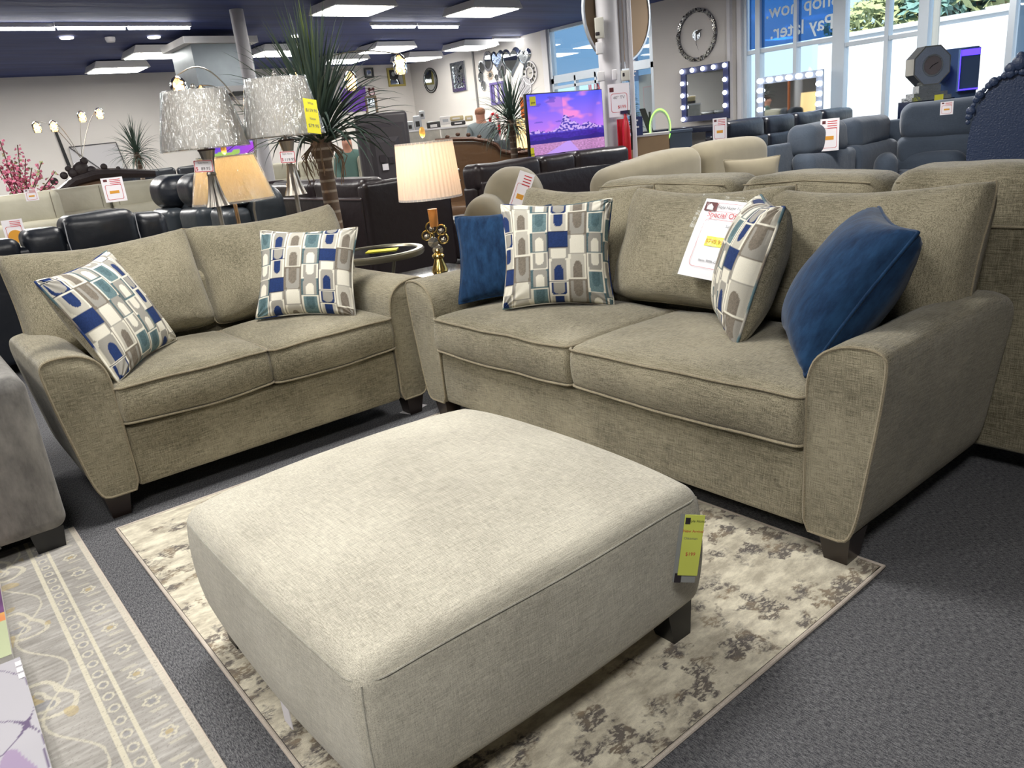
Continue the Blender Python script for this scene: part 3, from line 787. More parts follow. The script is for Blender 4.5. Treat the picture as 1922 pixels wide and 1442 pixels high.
# side wall: mirror stretch, clock pier, sills under the glazing
sw = MB()
sw.box(XW, 13.45, 0, XW + .2, YW + .2, ZC)
sw.box(XW, 8.48, 0, XW + .2, 10.38, ZC)
struct('wall_right', sw, wall_m)
struct('trim_1', MB().box(XW - .03, 15.93, 0, XW, 15.98, ZC), plain('grey_conduit', (120, 118, 118), .5))
struct('trim_2', MB().box(XW - .05, 8.40, 0, XW + .2, 8.48, ZC).box(XW - .08, 8.60, 0, XW, 8.66, ZC).box(XW - .04, 13.28, 0, XW + .2, 13.45, ZC), white_paint)
glass = clear('window_glass', refl=.05, rough=.02)
def glazing(name, y0, y1, z0, z1, ys, zs, th=.06):
    """frame of posts and rails in the side wall plane with one pane per bay"""
    fr = MB()
    fr.box(XW + .02, y0, z0, XW + .14, y1, z0 + th); fr.box(XW + .02, y0, z1 - th, XW + .14, y1, z1)
    for y, wd in ys: fr.box(XW, y - wd / 2, z0, XW + .14, y + wd / 2, z1)
    for z, (a, c) in zs: fr.box(XW + .02, a, z - th / 2, XW + .13, c, z + th / 2)
    o = struct(name, fr, alu)
    MB().box(XW + .075, y0, z0, XW + .08, y1, z1).build('glass', glass, o, 'clear glass')
    return o
glazing('window_1', 4.25, 8.40, .25, ZC, [(8.36, .08), (8.11, .09), (7.42, .06), (6.68, .20), (5.94, .06), (5.42, .14), (4.29, .08)], [(2.17, (6.7, 8.4)), (2.06, (5.42, 6.7))])
struct('wall_sill', MB().box(XW, -6, 0, XW + .2, 8.4, .25), wall_m)['kind'] = 'structure'
glazing('window_2', -6, 4.25, .25, ZC, [(2.0, .08), (0, .08), (-3, .08)], [])
glazing('window_3', 10.38, 13.28, 2.3, ZC, [(13.24, .08), (11.2, .07), (10.42, .08)], [])
# glazed entrance below the transom window
d = MB()
for y, wd in ((13.24, .08), (12.55, .05), (11.95, .05), (11.25, .09), (10.42, .08)): d.box(XW + .02, y - wd / 2, 0, XW + .12, y + wd / 2, 2.3)
d.box(XW + .02, 10.38, 2.2, XW + .12, 13.28, 2.3).box(XW + .02, 10.38, 0, XW + .12, 13.28, .2).box(XW + .02, 11.25, 2.08, XW + .1, 13.2, 2.14)
d1 = struct('door_1', d, alu)
MB().box(XW + .06, 10.4, .2, XW + .065, 13.2, 2.2).build('glass', glass, d1)
MB().box(XW - .03, 11.98, .9, XW + .0, 12.02, 1.25).build('door_handle', plain('dark_metal', (40, 42, 46), .3, .8), d1)
struct('trim_3', MB().box(XW + .16, 10.38, 0, XW + .2, 10.9, 2.1), plain('entry_panel', (190, 196, 196), .6))
# lettering on the glass, seen from the back
g1 = T('window_lettering', 'pale reversed Shop now. Pay later. lettering on the blue window film', 'lettering', (XW + .06, 7.35, 2.62), -PI / 2)
film = clear('blue_film', tint=(128, 166, 202), refl=.0, rough=.2)
MB().box(-.95, -.003, -.40, .72, .0, .62).build('film', film, g1)
letter = plain('pale_letters', (226, 236, 244), .5)
write(g1, 'Shop now.', .30, .0, .12, letter, -.006, mirror=True, bold=.004); write(g1, 'Pay later.', .30, .0, -.20, letter, -.006, mirror=True, bold=.004)
g2 = T('door_lettering', 'red reversed U-HAUL lettering on the entrance door glass', 'lettering', (XW + .05, 11.85, 1.98), -PI / 2)
write(g2, 'U-HAUL', .22, 0, 0, plain('red_letters', (206, 80, 92), .5), 0, mirror=True, bold=.006)
g3 = T('window_poster', 'tall blue poster with white lines on the entrance glass beside the column', 'poster', (XW + .05, 10.93, 2.1), -PI / 2)
MB().box(-.13, -.002, -.1, .13, 0, .8).build('sheet', plain('poster_blue', (52, 110, 170), .5), g3)
m_ = MB()
for k in range(11): m_.box(-.10, -.004, .0 + k * .065, .02 + .07 * random.random(), -.003, .02 + k * .065)
m_.build('lines', paper, g3)
g4 = T('notice', 'faded notice in a thin pink frame on the panel beside the clock wall', 'notice', (XW + .15, 10.62, 1.55), -PI / 2)
MB().box(-.16, -.01, -.33, .16, 0, .33).build('frame', plain('pink_frame', (206, 170, 176), .6), g4); MB().box(-.14, -.012, -.31, .14, -.01, .31).build('sheet', plain('faded_sheet', (186, 188, 192), .6), g4)
# ------------------------------------------------------------------ ceiling fixtures
tube_m = emis('fluorescent_diffuser', (255, 252, 244), 9.0)
fix_m = plain('fixture_white', (232, 230, 228), .5)
def make_troffer():
    t = T('ceiling_light', 'x', 'ceiling light', (0, 0, 0))
    MB().prism([(-.5, .0), (.5, .0), (.44, .12), (-.44, .12)], -.42, .42).build('housing', fix_m, t)
    MB().box(-.45, -.37, -.012, .45, .37, -.002).build('diffuser', tube_m, t)
    return t
troff = make_troffer(); used = False
TR = [(4.57, 14.95, 'second row from the left, above the arched lamp shades'), (4.37, 16.9, 'nearest the left end of the back wall'), (6.08, 10.65, 'large one high above the tall palm'), (6.86, 15.05, 'behind the tall palm beside the white column'),
      (9.0, 16.6, 'mostly hidden behind the tall palm leaves'), (9.18, 14.95, 'above the yellow-framed mirror'), (11.0, 16.6, 'close to the back corner of the room'), (8.42, 10.65, 'large one at the top centre of the picture'), (11.3, 14.85, 'above the wall of small mirrors')]
for x, y, where in TR:
    lab = 'boxy white fluorescent ceiling light, ' + where
    if not used: troff.location = (x, y, 3.16); troff['label'] = lab; troff['group'] = 'boxy ceiling lights'; used = True
    else: dup(troff, (x, y, 3.16), 0, lab, 'boxy ceiling lights')
def make_strip():
    t = T('strip_light', 'x', 'strip light')
    MB().box(-.46, -.03, -.0, .46, .03, .05).build('housing', fix_m, t)
    MB().tube([(-.43, 0, -.018), (0, 0, -.018), (.43, 0, -.018)], .022, 10).build('lamp_tube', emis('bare_tube', (255, 255, 255), 14), t)
    return t
st0 = make_strip(); used = False
for x, y, rz, where in ((2.16, 12.6, 0, 'leftmost of the row of three'), (3.05, 12.56, 0, 'middle of the row of three'), (3.95, 12.55, 0, 'right end of the row of three'), (7.87, 12.46, 0, 'left of the pair by the palm'), (8.84, 12.5, 0, 'right of the pair by the palm'), (11.5, 16.9, 0, 'short one near the back corner'), (11.9, 14.2, 0, 'above the heart-shaped mirror')):
    lab = 'narrow bright strip light on the dark ceiling, ' + where
    if not used: st0.location = (x, y, 3.25); st0['label'] = lab; st0['group'] = 'strip lights'; used = True
    else: dup(st0, (x, y, 3.25), rz, lab, 'strip lights')
dl = MB().lathe([(.0, -.02), (.09, -.02), (.10, 0), (.0, .0)], 16).build('downlight', emis('spot_glow', (255, 250, 240), 3)); 
for i, (px, py, where) in enumerate(((125, 70, 'left one below the strip lights'), (289, 69, 'right one below the strip lights'), (554, 67, 'seen through the tall palm leaves'))):
    o = dl if i == 0 else dl.copy()
    if i: COL.objects.link(o)
    o.location = at(px, py, 3.29); tag(o, 'small round recessed ceiling spot, ' + where, 'ceiling spot', 'round ceiling spots')
sd = MB().lathe([(.0, -.07), (.06, -.07), (.075, -.03), (.075, 0), (0, 0)], 14).build('smoke_detector', white_paint); sd.location = at(206, 70, 3.29); tag(sd, 'small white smoke detector between two ceiling spots', 'smoke detector')
# columns
def column(name, label, p, r):
    t = T(name, label, 'column', (p.x, p.y, 0))
    MB().lathe([(r, 0), (r, ZC)], 24, cap=False).build('shaft', plain('column_white', (196, 194, 198), .55), t)
    MB().lathe([(r * 1.25, 0), (r * 1.25, .04), (r, .05)], 20).build('base_collar', white_paint, t); return t
column('column', 'slim round white column left of the tall palm', at(443, 18, 3.3), .095)
c2p = atD(1146, 150, 10.3); c2 = column('column', 'round white column carrying switch boxes and conduits, right of the television', c2p, .135)
cm_ = MB()
for dx, r_ in ((.16, .022), (.21, .022), (.26, .03)):
    ang = math.atan2(-c2p.y, -c2p.x) + PI / 2
    cm_.tube([(math.cos(ang) * dx, math.sin(ang) * dx, 1.9 if dx < .25 else 0.0), (math.cos(ang) * dx, math.sin(ang) * dx, 3.3)], r_, 8)
cm_.build('conduit', plain('column_white', (0, 0, 0)), c2)
def colbox(px0, py0, px1, py1, mat, name, dp=.06, D=10.12):
    a = atD(px0, py0, D); b_ = atD(px1, py1, D); c = (a + b_) / 2
    wdt = math.hypot(a.x - b_.x, a.y - b_.y) * .95; hh = abs(a.z - b_.z)
    o = MB().rbox((0, 0, 0), (wdt / 2, dp / 2, hh / 2), .01, 1, 2).build(name, mat, c2); o.matrix_world = Matrix.Translation(c) @ Matrix.Rotation(math.atan2(c.x, -c.y) + PI, 4, 'Z')
    o.parent = c2; o.matrix_parent_inverse = Matrix.Translation(c2.location).inverted()
    return o
cream_box = plain('cream_box', (198, 196, 186), .5)
colbox(1115, 34, 1135, 71, cream_box, 'switch_box'); colbox(1117, 61, 1126, 67, ink, 'box_window', .075)
colbox(1117, 80, 1133, 101, white_paint, 'junction_box'); colbox(1120, 135, 1136, 152, white_paint, 'junction_box'); colbox(1148, 131, 1159, 150, white_paint, 'junction_box')
colbox(1165, 133, 1183, 151, cream_box, 'thermostat'); colbox(1168, 137, 1173, 144, ink, 'thermostat_screen', .07)
cs = T('column_sign', 'white 40 inch TV price sheet taped to the column', 'sign'); pc = atD(1162, 188, 10.05); put(cs, Matrix.Translation(pc) @ Matrix.Rotation(math.atan2(pc.x, -pc.y) + PI, 4, 'Z'))
MB().box(-.13, 0, -.19, .13, .004, .19).build('sheet', paper, cs); MB().box(-.11, -.002, .1, -.06, 0, .15).build('logo', maroon, cs); write(cs, '40" TV', .05, .0, .03, grey_ink); write(cs, '$199', .05, .03, -.08, red_ink); frame_rect(.2, .22, .03, .005, .0, -.03).build('border_line', red_ink, cs)
# round mirror seen from the back, on the column
rm = T('round_mirror', 'large round mirror with brown board back hung high on the column', 'mirror'); pc = atD(1157, 24, 10.62)
put(rm, Matrix.Translation(pc) @ Matrix.Rotation(R(0), 4, 'Z') @ Matrix.Rotation(PI / 2, 4, 'X'))
MB().lathe([(0, 0), (.58, 0), (.58, .015), (0, .015)], 56).build('board_back', plain('brown_board', (130, 110, 88), .8), rm)
MB().lathe([(.58, -.005), (.605, -.005), (.605, .03), (.58, .03), (.58, -.005)], 56, cap=False).build('rim', plain('pale_rim', (200, 206, 214), .3, .6), rm)
# suspended duct
hv = T('air_duct', 'galvanised metal air duct hanging from the ceiling behind the slim column', 'air duct')
galv = plain('galvanised', (150, 158, 164), .35, .85, noise_amt=.25, nscale=3)
pa, pb = atY(366, 125, 13.2), atY(478, 125, 13.2)
MB().box(pa.x, 13.2, 2.46, pb.x, 14.2, 3.1).build('duct_body', galv, hv)
MB().box(pa.x - .12, 13.1, 3.1, pb.x + .1, 14.3, 3.2).build('flange', fix_m, hv); MB().box(pa.x + .2, 13.15, 2.36, pb.x + .05, 14.2, 2.46).build('outlet_frame', fix_m, hv)
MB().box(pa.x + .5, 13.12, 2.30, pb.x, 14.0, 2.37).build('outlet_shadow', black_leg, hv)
# ------------------------------------------------------------------ outside the windows
asph = plain('asphalt', (150, 150, 150), .9, noise_amt=.15, nscale=3)
struct('ground_outside', MB().box(XW + .2, -40, -.25, 90, 60, -.05), asph)
gr = MB().box(24, -30, -.05, 27, 40, .02).build('lawn_strip', plain('grass', (120, 140, 70), .95, noise_amt=.3, nscale=30)); tag(gr, 'strip of short grass along the road outside', 'grass', kind='stuff')
bd = T('white_building', 'long blank white building across the road', 'building', (40, 6, 0))
BH = atX(1762, 33, 40).z
MB().box(0, -30, -.05, 12, 17, BH - .2).build('wall', plain('building_white', (238, 238, 240), .8), bd); MB().box(-.2, -30.2, BH - .2, 12.2, 17.2, BH).build('parapet', plain('building_cap', (205, 208, 212), .8), bd)
bd2 = T('blue_shopfront', 'blue-grey neighbouring shopfront seen through the entrance glass', 'building', (19, 20, 0))
MB().box(0, -2, -.05, 5, 10, 7).build('wall', plain('shop_blue', (86, 120, 150), .7), bd2)
for k in range(4): MB().box(-.06, -1.5 + k * 2.6, .4, 0, .5 + k * 2.6, 2.6).build('window', plain('shop_glass', (160, 190, 205), .2), bd2)
pl = T('utility_pole', 'thin grey utility pole outside the wide window', 'pole', tuple(atX(1754, 60, 30).xy) + (0,))
MB().lathe([(.16, -.05), (.12, 10)], 10).build('shaft', plain('pole_grey', (150, 148, 144), .8), pl); MB().box(-.06, -1.1, 8.6, .06, 1.1, 8.8).build('crossarm', plain('pole_grey', (0, 0, 0)), pl)
wires = MB(); py_ = pl.location.y
for dz in (0, .5, 1.1, 1.5):
    wires.tube([(30, py_, 6.4 + dz), (30, py_ + 9, 5.6 + dz * .8), (30, py_ + 20, 6.6 + dz * .6), (30, py_ + 30, 7.6 + dz * .4)], .03, 5)
tag(wires.build('power_lines', black_leg), 'dark power lines crossing the upper window panes', 'power lines')
def crown(c, r, n, leafm, seedv):
    rnd = random.Random(seedv); mb = MB()
    for k in range(n):
        a = rnd.random() * 2 * PI; e = math.acos(2 * rnd.random() - 1); rr = r * (.55 + .45 * rnd.random())
        p = Vector((math.sin(e) * math.cos(a), math.sin(e) * math.sin(a), math.cos(e) * .8)) * rr + Vector(c)
        s_ = r * .12 * (.6 + rnd.random()); u = Vector((rnd.random() - .5, rnd.random() - .5, rnd.random() - .5)).normalized(); v = u.orthogonal().normalized()
        mb.add([p - u * s_, p + v * s_ * .5, p + u * s_, p - v * s_ * .5], [(0, 1, 2, 3)])
    return mb
leafs = [plain('autumn_leaves', (214, 168, 130), .8, noise_amt=.3), plain('hazed_dark_leaves', (130, 166, 158), .8, noise_amt=.3), plain('olive_leaves', (178, 184, 134), .8, noise_amt=.3)]  # leaf colours lightened to carry the outdoor haze and overexposure
for i, (px, py, X, r_, mi, lab) in enumerate(((1770, 0, 55, 3.2, 1, 'dark evergreen tree left of the autumn trees outside'), (1830, -10, 58, 4.0, 0, 'orange autumn tree above the white building'), (1900, -25, 56, 4.0, 2, 'yellowing tree above the building at the top right corner'), (1640, 60, 53, 3.0, 2, 'low hazy tree seen through the middle window panes'))):
    p = atX(px, py, X); t = T('tree', lab, 'tree', (p.x, p.y, 0), group='trees beyond the white building')
    crown((0, 0, p.z), r_, 900, leafs[mi], i).build('foliage', leafs[mi], t, smooth=False); MB().lathe([(.3, -.05), (.15, p.z)], 8).build('trunk', plain('bark', (90, 76, 64), .9), t)
rc = T('round_post', 'round light blue post outside in front of the wide window', 'post', (XW + .5, 4.35, 0)); MB().lathe([(.12, -.05), (.12, ZC)], 20, cap=False).build('shaft', plain('post_blue', (150, 176, 204), .5), rc)
# ------------------------------------------------------------------ seating in the background
def puff(seed, amp=.012, f=4):
    return lambda p, q: (p[0] + nz(p, f, amp, seed), p[1] + nz(p, f, amp, seed + 5) - .02 * max(0, 1 - q[0] ** 2) * max(0, 1 - q[2] ** 2) * (1 if q[1] < 0 else -.5), p[2] + nz(p, f, amp, seed + 9))
def seating(name, label, cat, loc, rz, seats, mat, H=1.0, D=.92, arm=.2, armH=.6, head=.27, lean=.10, seatH=.48, arms=(True, True), pipe=None, group=None, headw=.97, bothback=True, hth=.115, feet=.06, rr=1.0):
    """recliner style seating; front towards local -y; seats = list of widths"""
    t = T(name, label, cat, loc, rz, group)
    W = sum(seats) + arm * (arms[0] + arms[1]); x = arm if arms[0] else 0
    MB().rbox((W / 2, D / 2 + .02, (feet + .36) / 2 + .01), (W / 2 - .02, D / 2 - .06, (.36 - feet) / 2), .03, 4, 2).build('base', mat, t)
    for k, sw in enumerate(seats):
        cx = x + sw / 2
        MB().rbox((cx, D * .38, seatH - .075), (sw / 2 - .006, D * .38, .085), .05, 5, 3, puff(k)).build('seat_cushion', mat, t)
        zb = (seatH + H - head) / 2
        bk = MB().rbox((cx, D - .17 - lean * .3, zb), (sw / 2 - .006, .12, (H - head - seatH) / 2 + .06), .05 * rr, 6, 3, puff(k + 2, .012 * rr)).build('backrest', mat, t)
        h_ = MB().rbox((cx, D - .15, H - head / 2), (sw / 2 * headw, hth, head / 2), .07 * rr, 8, 4, puff(k + 7, .012 * rr)).build('headrest', mat, bk)
        if pipe:
            for s_ in (-1, 1):
                MB().tube([(cx + s_ * sw * .36, D - .15 - hth - .022 + .02 * abs(u), H - head / 2 + u * head * .46) for u in (-1, -.6, 0, .6, 1)] , .004, 5).build('piping', pipe, h_)
        x += sw
    if bothback:
        MB().rbox((W / 2, D - .045, (H - .16 + .1) / 2), (W / 2 - .03, .05, (H - .16 - .1) / 2), .03, 6, 2, puff(4, .006)).build('rear_panel', mat, t)
    for sd, on in ((0, arms[0]), (1, arms[1])):
        if on:
            ax = arm / 2 if sd == 0 else W - arm / 2
            MB().rbox((ax, D / 2 - .02, armH / 2 + .03), (arm / 2 - .004, D / 2 - .03, armH / 2 - .0), .08 * rr, 5, 4, puff(sd + 3)).build('arm', mat, t)
    for fx in (.1, W - .1):
        for fy in (.12, D - .12): MB().box(fx - .03, fy - .03, 0, fx + .03, fy + .03, feet + .03).build('foot', black_leg, t)
    return t
def placed(px, py, D_, W, dep, rz):
    c = atD(px, py, D_); o = Matrix.Rotation(rz, 3, 'Z') @ Vector((W / 2, dep / 2, 0)); return (c.x - o.x, c.y - o.y, 0)
vd = lambda p: math.atan2(p.x, -p.y) + PI
def vpx(px, D_=9): return vd(atD(px, 300, D_))
navy_l = leather('navy_leather', (26, 30, 38), .38); brown_l = leather('dark_brown_leather', (36, 28, 30), .36); black_l = leather('black_leather', (24, 27, 36), .33)
cream_l = leather('cream_leather', (176, 172, 154), .5); cream_pipe = plain('cream_piping', (112, 106, 92), .6)
slate = fabric('slate_fabric', (62, 72, 86), (92, 102, 116), contrast=.5)
stitch = plain('white_stitching', (170, 172, 176), .6)
# navy leather recliner behind the loveseat (rear towards the camera)
t = T('recliner_sofa', 'black-navy leather recliner with white stitching, seen from behind over the left end of the loveseat', 'sofa', (0, 6.35, 0))
def slab(x0, x1, y0, y1, z0, z1, name, mat, par, r=.06, seed=0, n=8):
    return MB().rbox(((x0 + x1) / 2, (y0 + y1) / 2, (z0 + z1) / 2), ((x1 - x0) / 2, (y1 - y0) / 2, (z1 - z0) / 2), r, n, 4, puff(seed)).build(name, mat, par)
slab(-1.3, 1.72, .0, .16, .08, .88, 'rear_panel', navy_l, t, .04, 1)
for fx in (-1.1, 1.5):
    for fy in (.1, .8): MB().box(fx - .04, fy - .04, 0, fx + .04, fy + .04, .12).build('foot', black_leg, t)
hd = slab(1.02, 1.52, -.05, .26, .74, 1.05, 'headrest', navy_l, t, .08, 2); slab(.76, 1.04, -.02, .26, .74, .98, 'side_bolster', navy_l, t, .07, 3); slab(1.50, 1.74, -.02, .26, .74, 1.0, 'side_bolster', navy_l, t, .07, 4)
slab(-1.2, .74, -.03, .24, .74, .95, 'headrest', navy_l, t, .07, 6)
slab(-1.1, 1.5, .16, .9, .1, .46, 'seat', navy_l, t, .06, 5)
for sx in (1.035, 1.51): MB().tube([(sx, -.058, .76), (sx - .01, -.07, .88), (sx, -.04, 1.01)], .004, 5).build('stitching', stitch, hd)
# brown leather corner sofa and long recliner row
t = seating('leather_sofa', 'dark brown leather sofa seen from behind, beside the tall palm trunk', 'sofa', (3.42 + .95, 6.32, 0), PI / 2, [1.05, 1.05, 1.0], brown_l, H=1.04, D=.95, arms=(False, False), head=.24, hth=.13)
slab(-.02, .12, .0, .93, .1, 1.0, 'end_panel', brown_l, t, .05, 8)
MB().tube([(0.02, .955, .855), (1.5, .96, .86), (3.05, .955, .855)], .008, 5).build('seam', plain('brown_seam', (70, 58, 58), .4), t)
seating('leather_sofa', 'glossy dark leather recliner row seen from behind, in front of the television', 'sofa', (6.85, 6.2 + .92, 0), PI, [.85, .5, .85], brown_l, H=1.03, D=.92, arms=(False, False), head=.26, hth=.14, headw=1.0)
# cream recliners at the left
rz_ = vpx(45) + .08; seating('recliner', 'cream leather recliner with a small white tag, cut by the left frame edge', 'recliner', placed(44, 380, 9.3, .74, .92, rz_), rz_, [.74], cream_l, H=1.20, arms=(False, False), head=.34, pipe=cream_pipe, lean=.2)
rz_ = vpx(262) + .1; seating('recliner_sofa', 'cream leather recliner sofa with a price sheet on its headrest', 'sofa', placed(262, 370, 11.0, 2.0, .92, rz_), rz_, [.68, .66, .66], cream_l, H=1.19, arms=(False, False), head=.34, pipe=cream_pipe)
rz_ = vpx(680) - .75; seating('recliner_sofa', 'small cream leather recliner sofa between the palm trunk and the pleated lamp', 'sofa', placed(672, 300, 12.6, 2.0, .92, rz_), rz_, [.62, .62, .62], cream_l, H=1.19, arm=.12, armH=.85, head=.40, pipe=cream_pipe)
rz_ = vpx(555); seating('recliner_sofa', 'pale cream sofa glimpsed between the lit lamp and the palm trunk', 'sofa', placed(555, 300, 15.2, 1.9, .92, rz_), rz_, [.8, .8], cream_l, H=1.18, arm=.16, head=.34, pipe=cream_pipe)
def small_sign(name, label, c, w, h, rz, lines=True, tilt=-.15, logo=True, extra=None):
    t = T(name, label, 'sign'); put(t, Matrix.Translation(c) @ Matrix.Rotation(rz, 4, 'Z') @ Matrix.Rotation(tilt, 4, 'X'))
    MB().box(-w / 2, 0, -h / 2, w / 2, .004, h / 2).build('sheet', paper, t)
    if logo: MB().box(-w * .4, -.0015, h * .34, -w * .22, 0, h * .44).build('logo', maroon, t)
    m = MB()
    for k in range(4): m.box(-w * .12, -.0015, h * (.40 - k * .07), w * .38, 0, h * (.425 - k * .07))
    m.build('lines', red_ink, t); MB().box(-w * .22, -.0015, -h * .16, w * .22, 0, -h * .04).build('price_patch', gold_ink if extra is None else extra, t)
    frame_rect(w * .76, h * .62, w * .08, w * .02, 0, -h * .1, -.0012).build('border_line', red_ink, t)
    return t
vd = lambda p: math.atan2(p.x, -p.y) + PI
def sign_px(name, label, px, py, D, w, h, **k):
    c = atD(px, py, D); return small_sign(name, label, c, w, h, vd(c), **k)
sign_px('price_sign', 'small white price tag on the cream recliner at the left edge', 59, 366, 8.12, .10, .10)
sign_px('price_sign', 'white price sheet with red lines on the cream sofa headrest', 214, 356, 9.0, .20, .24)
s_ = sign_px('leaflet', 'white leaflet with red title and a yellow circle on the cream recliner seat', 27, 434, 8.7, .17, .215, logo=False)
MB().lathe([(0, 0), (.06, 0), (.06, .002), (0, .002)], 24, M=Matrix.Translation((0, -.003, -.05)) @ Matrix.Rotation(PI / 2, 4, 'X')).build('yellow_disc', gold_ink, s_)
# black recliners in a row (home theatre seats) seen from the side
A_, B_ = atD(280, 400, 9.1), atD(392, 400, 7.7); xv = Vector((B_.x - A_.x, B_.y - A_.y, 0)); stp = xv.length / 2
gl = leather('graphite_leather', (48, 54, 60), .4)
for k, where in enumerate(('farthest left', 'middle', 'nearest the lit lamp')):
    t = T('theatre_recliner', 'black and grey padded recliner, ' + where + ' in a row of three', 'recliner', group='theatre recliners')
    q = A_ + xv * (k / 2); put(t, Matrix.Translation((q.x, q.y, 0)) @ Matrix.Rotation(math.atan2(xv.y, xv.x), 4, 'Z'))
    h = stp * .5 - .012
    sh = slab(-h + .08, h - .08, .30, .66, .46, 1.04, 'backrest', gl, t, .12, k); slab(-h + .10, h - .10, .12, .52, .88, 1.23, 'headrest', navy_l, sh, .15, k + 4)
    slab(-h + .1, h - .1, .10, .30, .60, .90, 'lumbar_cushion', gl, sh, .08, k + 2)
    slab(-h + .09, h - .09, -.4, .36, .2, .5, 'seat_cushion', gl, t, .08, k + 8)
    for s_ in (-1, 1): slab(s_ * h - .08 * (s_ > 0), s_ * h + .08 * (s_ < 0), -.4, .6, .0, .64, 'arm', gl, t, .035, k + 12)
# carved brown settee with dark crest
t = T('carved_settee', 'dark carved wooden crest over a plain brown back panel, behind the cream recliners', 'settee'); q = atD(150, 370, 12.2)
put(t, Matrix.Translation((q.x, q.y, 0)) @ Matrix.Rotation(vd(q) + .05, 4, 'Z'))
crest = plain('dark_carving', (44, 34, 36), .5, bump=.5, bscale=40); brownp = plain('brown_panel', (104, 78, 56), .55, noise_amt=.2, nscale=3)
prof = [(-.45, .1), (.6, .1), (.6, 1.18), (.45, 1.22), (.2, 1.24), (.0, 1.20), (-.2, 1.08), (-.4, .98), (-.45, .9)]
MB().prism(prof, 0, .08).build('back_panel', brownp, t)
P = [(-.55, -.02, .93), (-.4, -.02, 1.02), (-.2, -.02, 1.14), (0, -.02, 1.26), (.25, -.02, 1.31), (.5, -.02, 1.30), (.75, -.02, 1.27), (1.0, -.02, 1.24)]
cm2 = MB().tube(P, [.05, .06, .06, .07, .08, .07, .06, .05], 8)
for k, (x, z, r_) in enumerate(((.1, 1.40, .10), (.16, 1.50, .05), (.0, 1.36, .07), (.22, 1.36, .07), (-.12, 1.34, .05), (-.25, 1.28, .05), (-.36, 1.2, .05), (.38, 1.40, .045), (.40, 1.33, .04), (.55, 1.36, .03), (-.05, 1.42, .04))): cm2.sphere((x, -.02, z), r_, 6, (1, .5, 1))
cm2.build('carved_crest', crest, t)
slab(-.5, 1.2, -.6, .1, .1, .45, 'seat', brownp, t, .05, 3)
# low black sofas along the far left wall
for i, (a, c, lab) in enumerate((((180, 335), (250, 330), 'left one of the black leather sofas along the far left wall'), ((262, 325), (330, 318), 'right one of the black leather sofas along the far left wall'))):
    rz_ = vpx((a[0] + c[0]) / 2) + .1; seating('leather_sofa', lab, 'sofa', placed((a[0] + c[0]) / 2 + (40 if i else 0), a[1], 15.4, 1.5, .92, rz_), rz_, [.75, .75], navy_l, H=1.30, head=.3, group='black sofas by the left wall', arms=(False, False))
# bronze tufted carved sofa and striped sofa near the customer
bronze = leather('bronze_leather', (92, 66, 42), .35); gold_wood = plain('gilded_wood', (84, 58, 44), .4, .3, bump=.5, bscale=50)
t = T('carved_sofa', 'bronze tufted leather sofa with scrolled carved frame right of the pleated lamp', 'sofa'); q = atD(924, 300, 10.9)
put(t, Matrix.Translation((q.x, q.y, 0)) @ Matrix.Rotation(vd(q), 4, 'Z') @ Matrix.Diagonal((.95, 1, .93, 1)))
prof = [(-.75, .3), (.75, .3), (.75, 1.10), (.5, 1.08), (.2, 1.12), (.08, 1.22), (-.05, 1.28), (-.25, 1.32), (-.75, 1.36)]
def tuft(p): return p
MB().prism(prof, 0, .12).build('backrest', bronze, t)
tops = [(-.78, -.01, 1.38), (-.5, -.01, 1.38), (-.25, -.01, 1.36), (-.05, -.01, 1.31), (.08, -.01, 1.24), (.14, -.01, 1.15), (.3, -.01, 1.10), (.5, -.01, 1.10), (.75, -.01, 1.12)]
f_ = MB().tube(tops, .032, 8)
for x, z in ((-.6, 1.42), (-.45, 1.44), (-.3, 1.42), (-.15, 1.38), (0, 1.32), (.4, 1.15), (.55, 1.16), (.7, 1.17)): f_.sphere((x, -.02, z), .034, 5, (1, .5, .8))
f_.build('carved_frame', gold_wood, t)
bt = MB()
for x in (-.5, -.2, .1, .4):
    for z in (.8, .95): bt.sphere((x, -.01, z), .022, 5)
bt.build('tufting_buttons', plain('button_chrome', (200, 196, 190), .2, .9), t); slab(-.8, .8, -.65, .05, .1, .5, 'seat', bronze, t, .06, 2)
stripe = plain('striped_chenille', (58, 66, 76), .8, noise_amt=.5, nscale=40)
rz_ = vpx(938); seating('striped_sofa', 'grey-blue striped sofa just below the customer in the grey hoodie', 'sofa', placed(938, 285, 12.2, 2.5, .92, rz_), rz_, [.7, .7, .7], stripe, H=1.20, head=.3)
# taupe sectional right behind the long sofa
t = T('sectional_sofa', 'taupe sofa back to back with the long sofa, flat rear panel at right edge', 'sofa', (2.755, 0, 0))
MB().rbox((.075, 1.04, .48), (.07, 1.76, .385), .02, 10, 2).build('rear_panel', taupe, t)
MB().rbox((.5, 1.04, .22), (.42, 1.72, .13), .03, 6, 2).build('base', taupe, t)
for k, (y0, y1) in enumerate(((2.78, 1.96), (1.95, 1.34), (1.33, .42), (.41, -.5))):
    o = MB().rbox(((.150, (y0 + y1) / 2, .80)), (.140, abs(y0 - y1) / 2 - .004, .235 + (.015 if k == 2 else 0)), .075, 12, 4, lambda p, q, k=k: (p[0] + nz(p, 6, .012, k), p[1], p[2] + nz(p, 7, .008, k) - (.012 * (abs(q[1]) ** 4) if q[2] > 0 else 0))).build('back_cushion', taupe, t)
    MB().tube([(.02, y0 - .04, 1.0), (.03, (y0 + y1) / 2, 1.012), (.02, y1 + .04, 1.0)], .003, 5).build('piping', taupe_pipe, o)
MB().tube([(.003, -.7, .856), (.003, 1.0, .858), (.003, 2.78, .856)], .005, 6).build('piping', taupe_pipe, t)
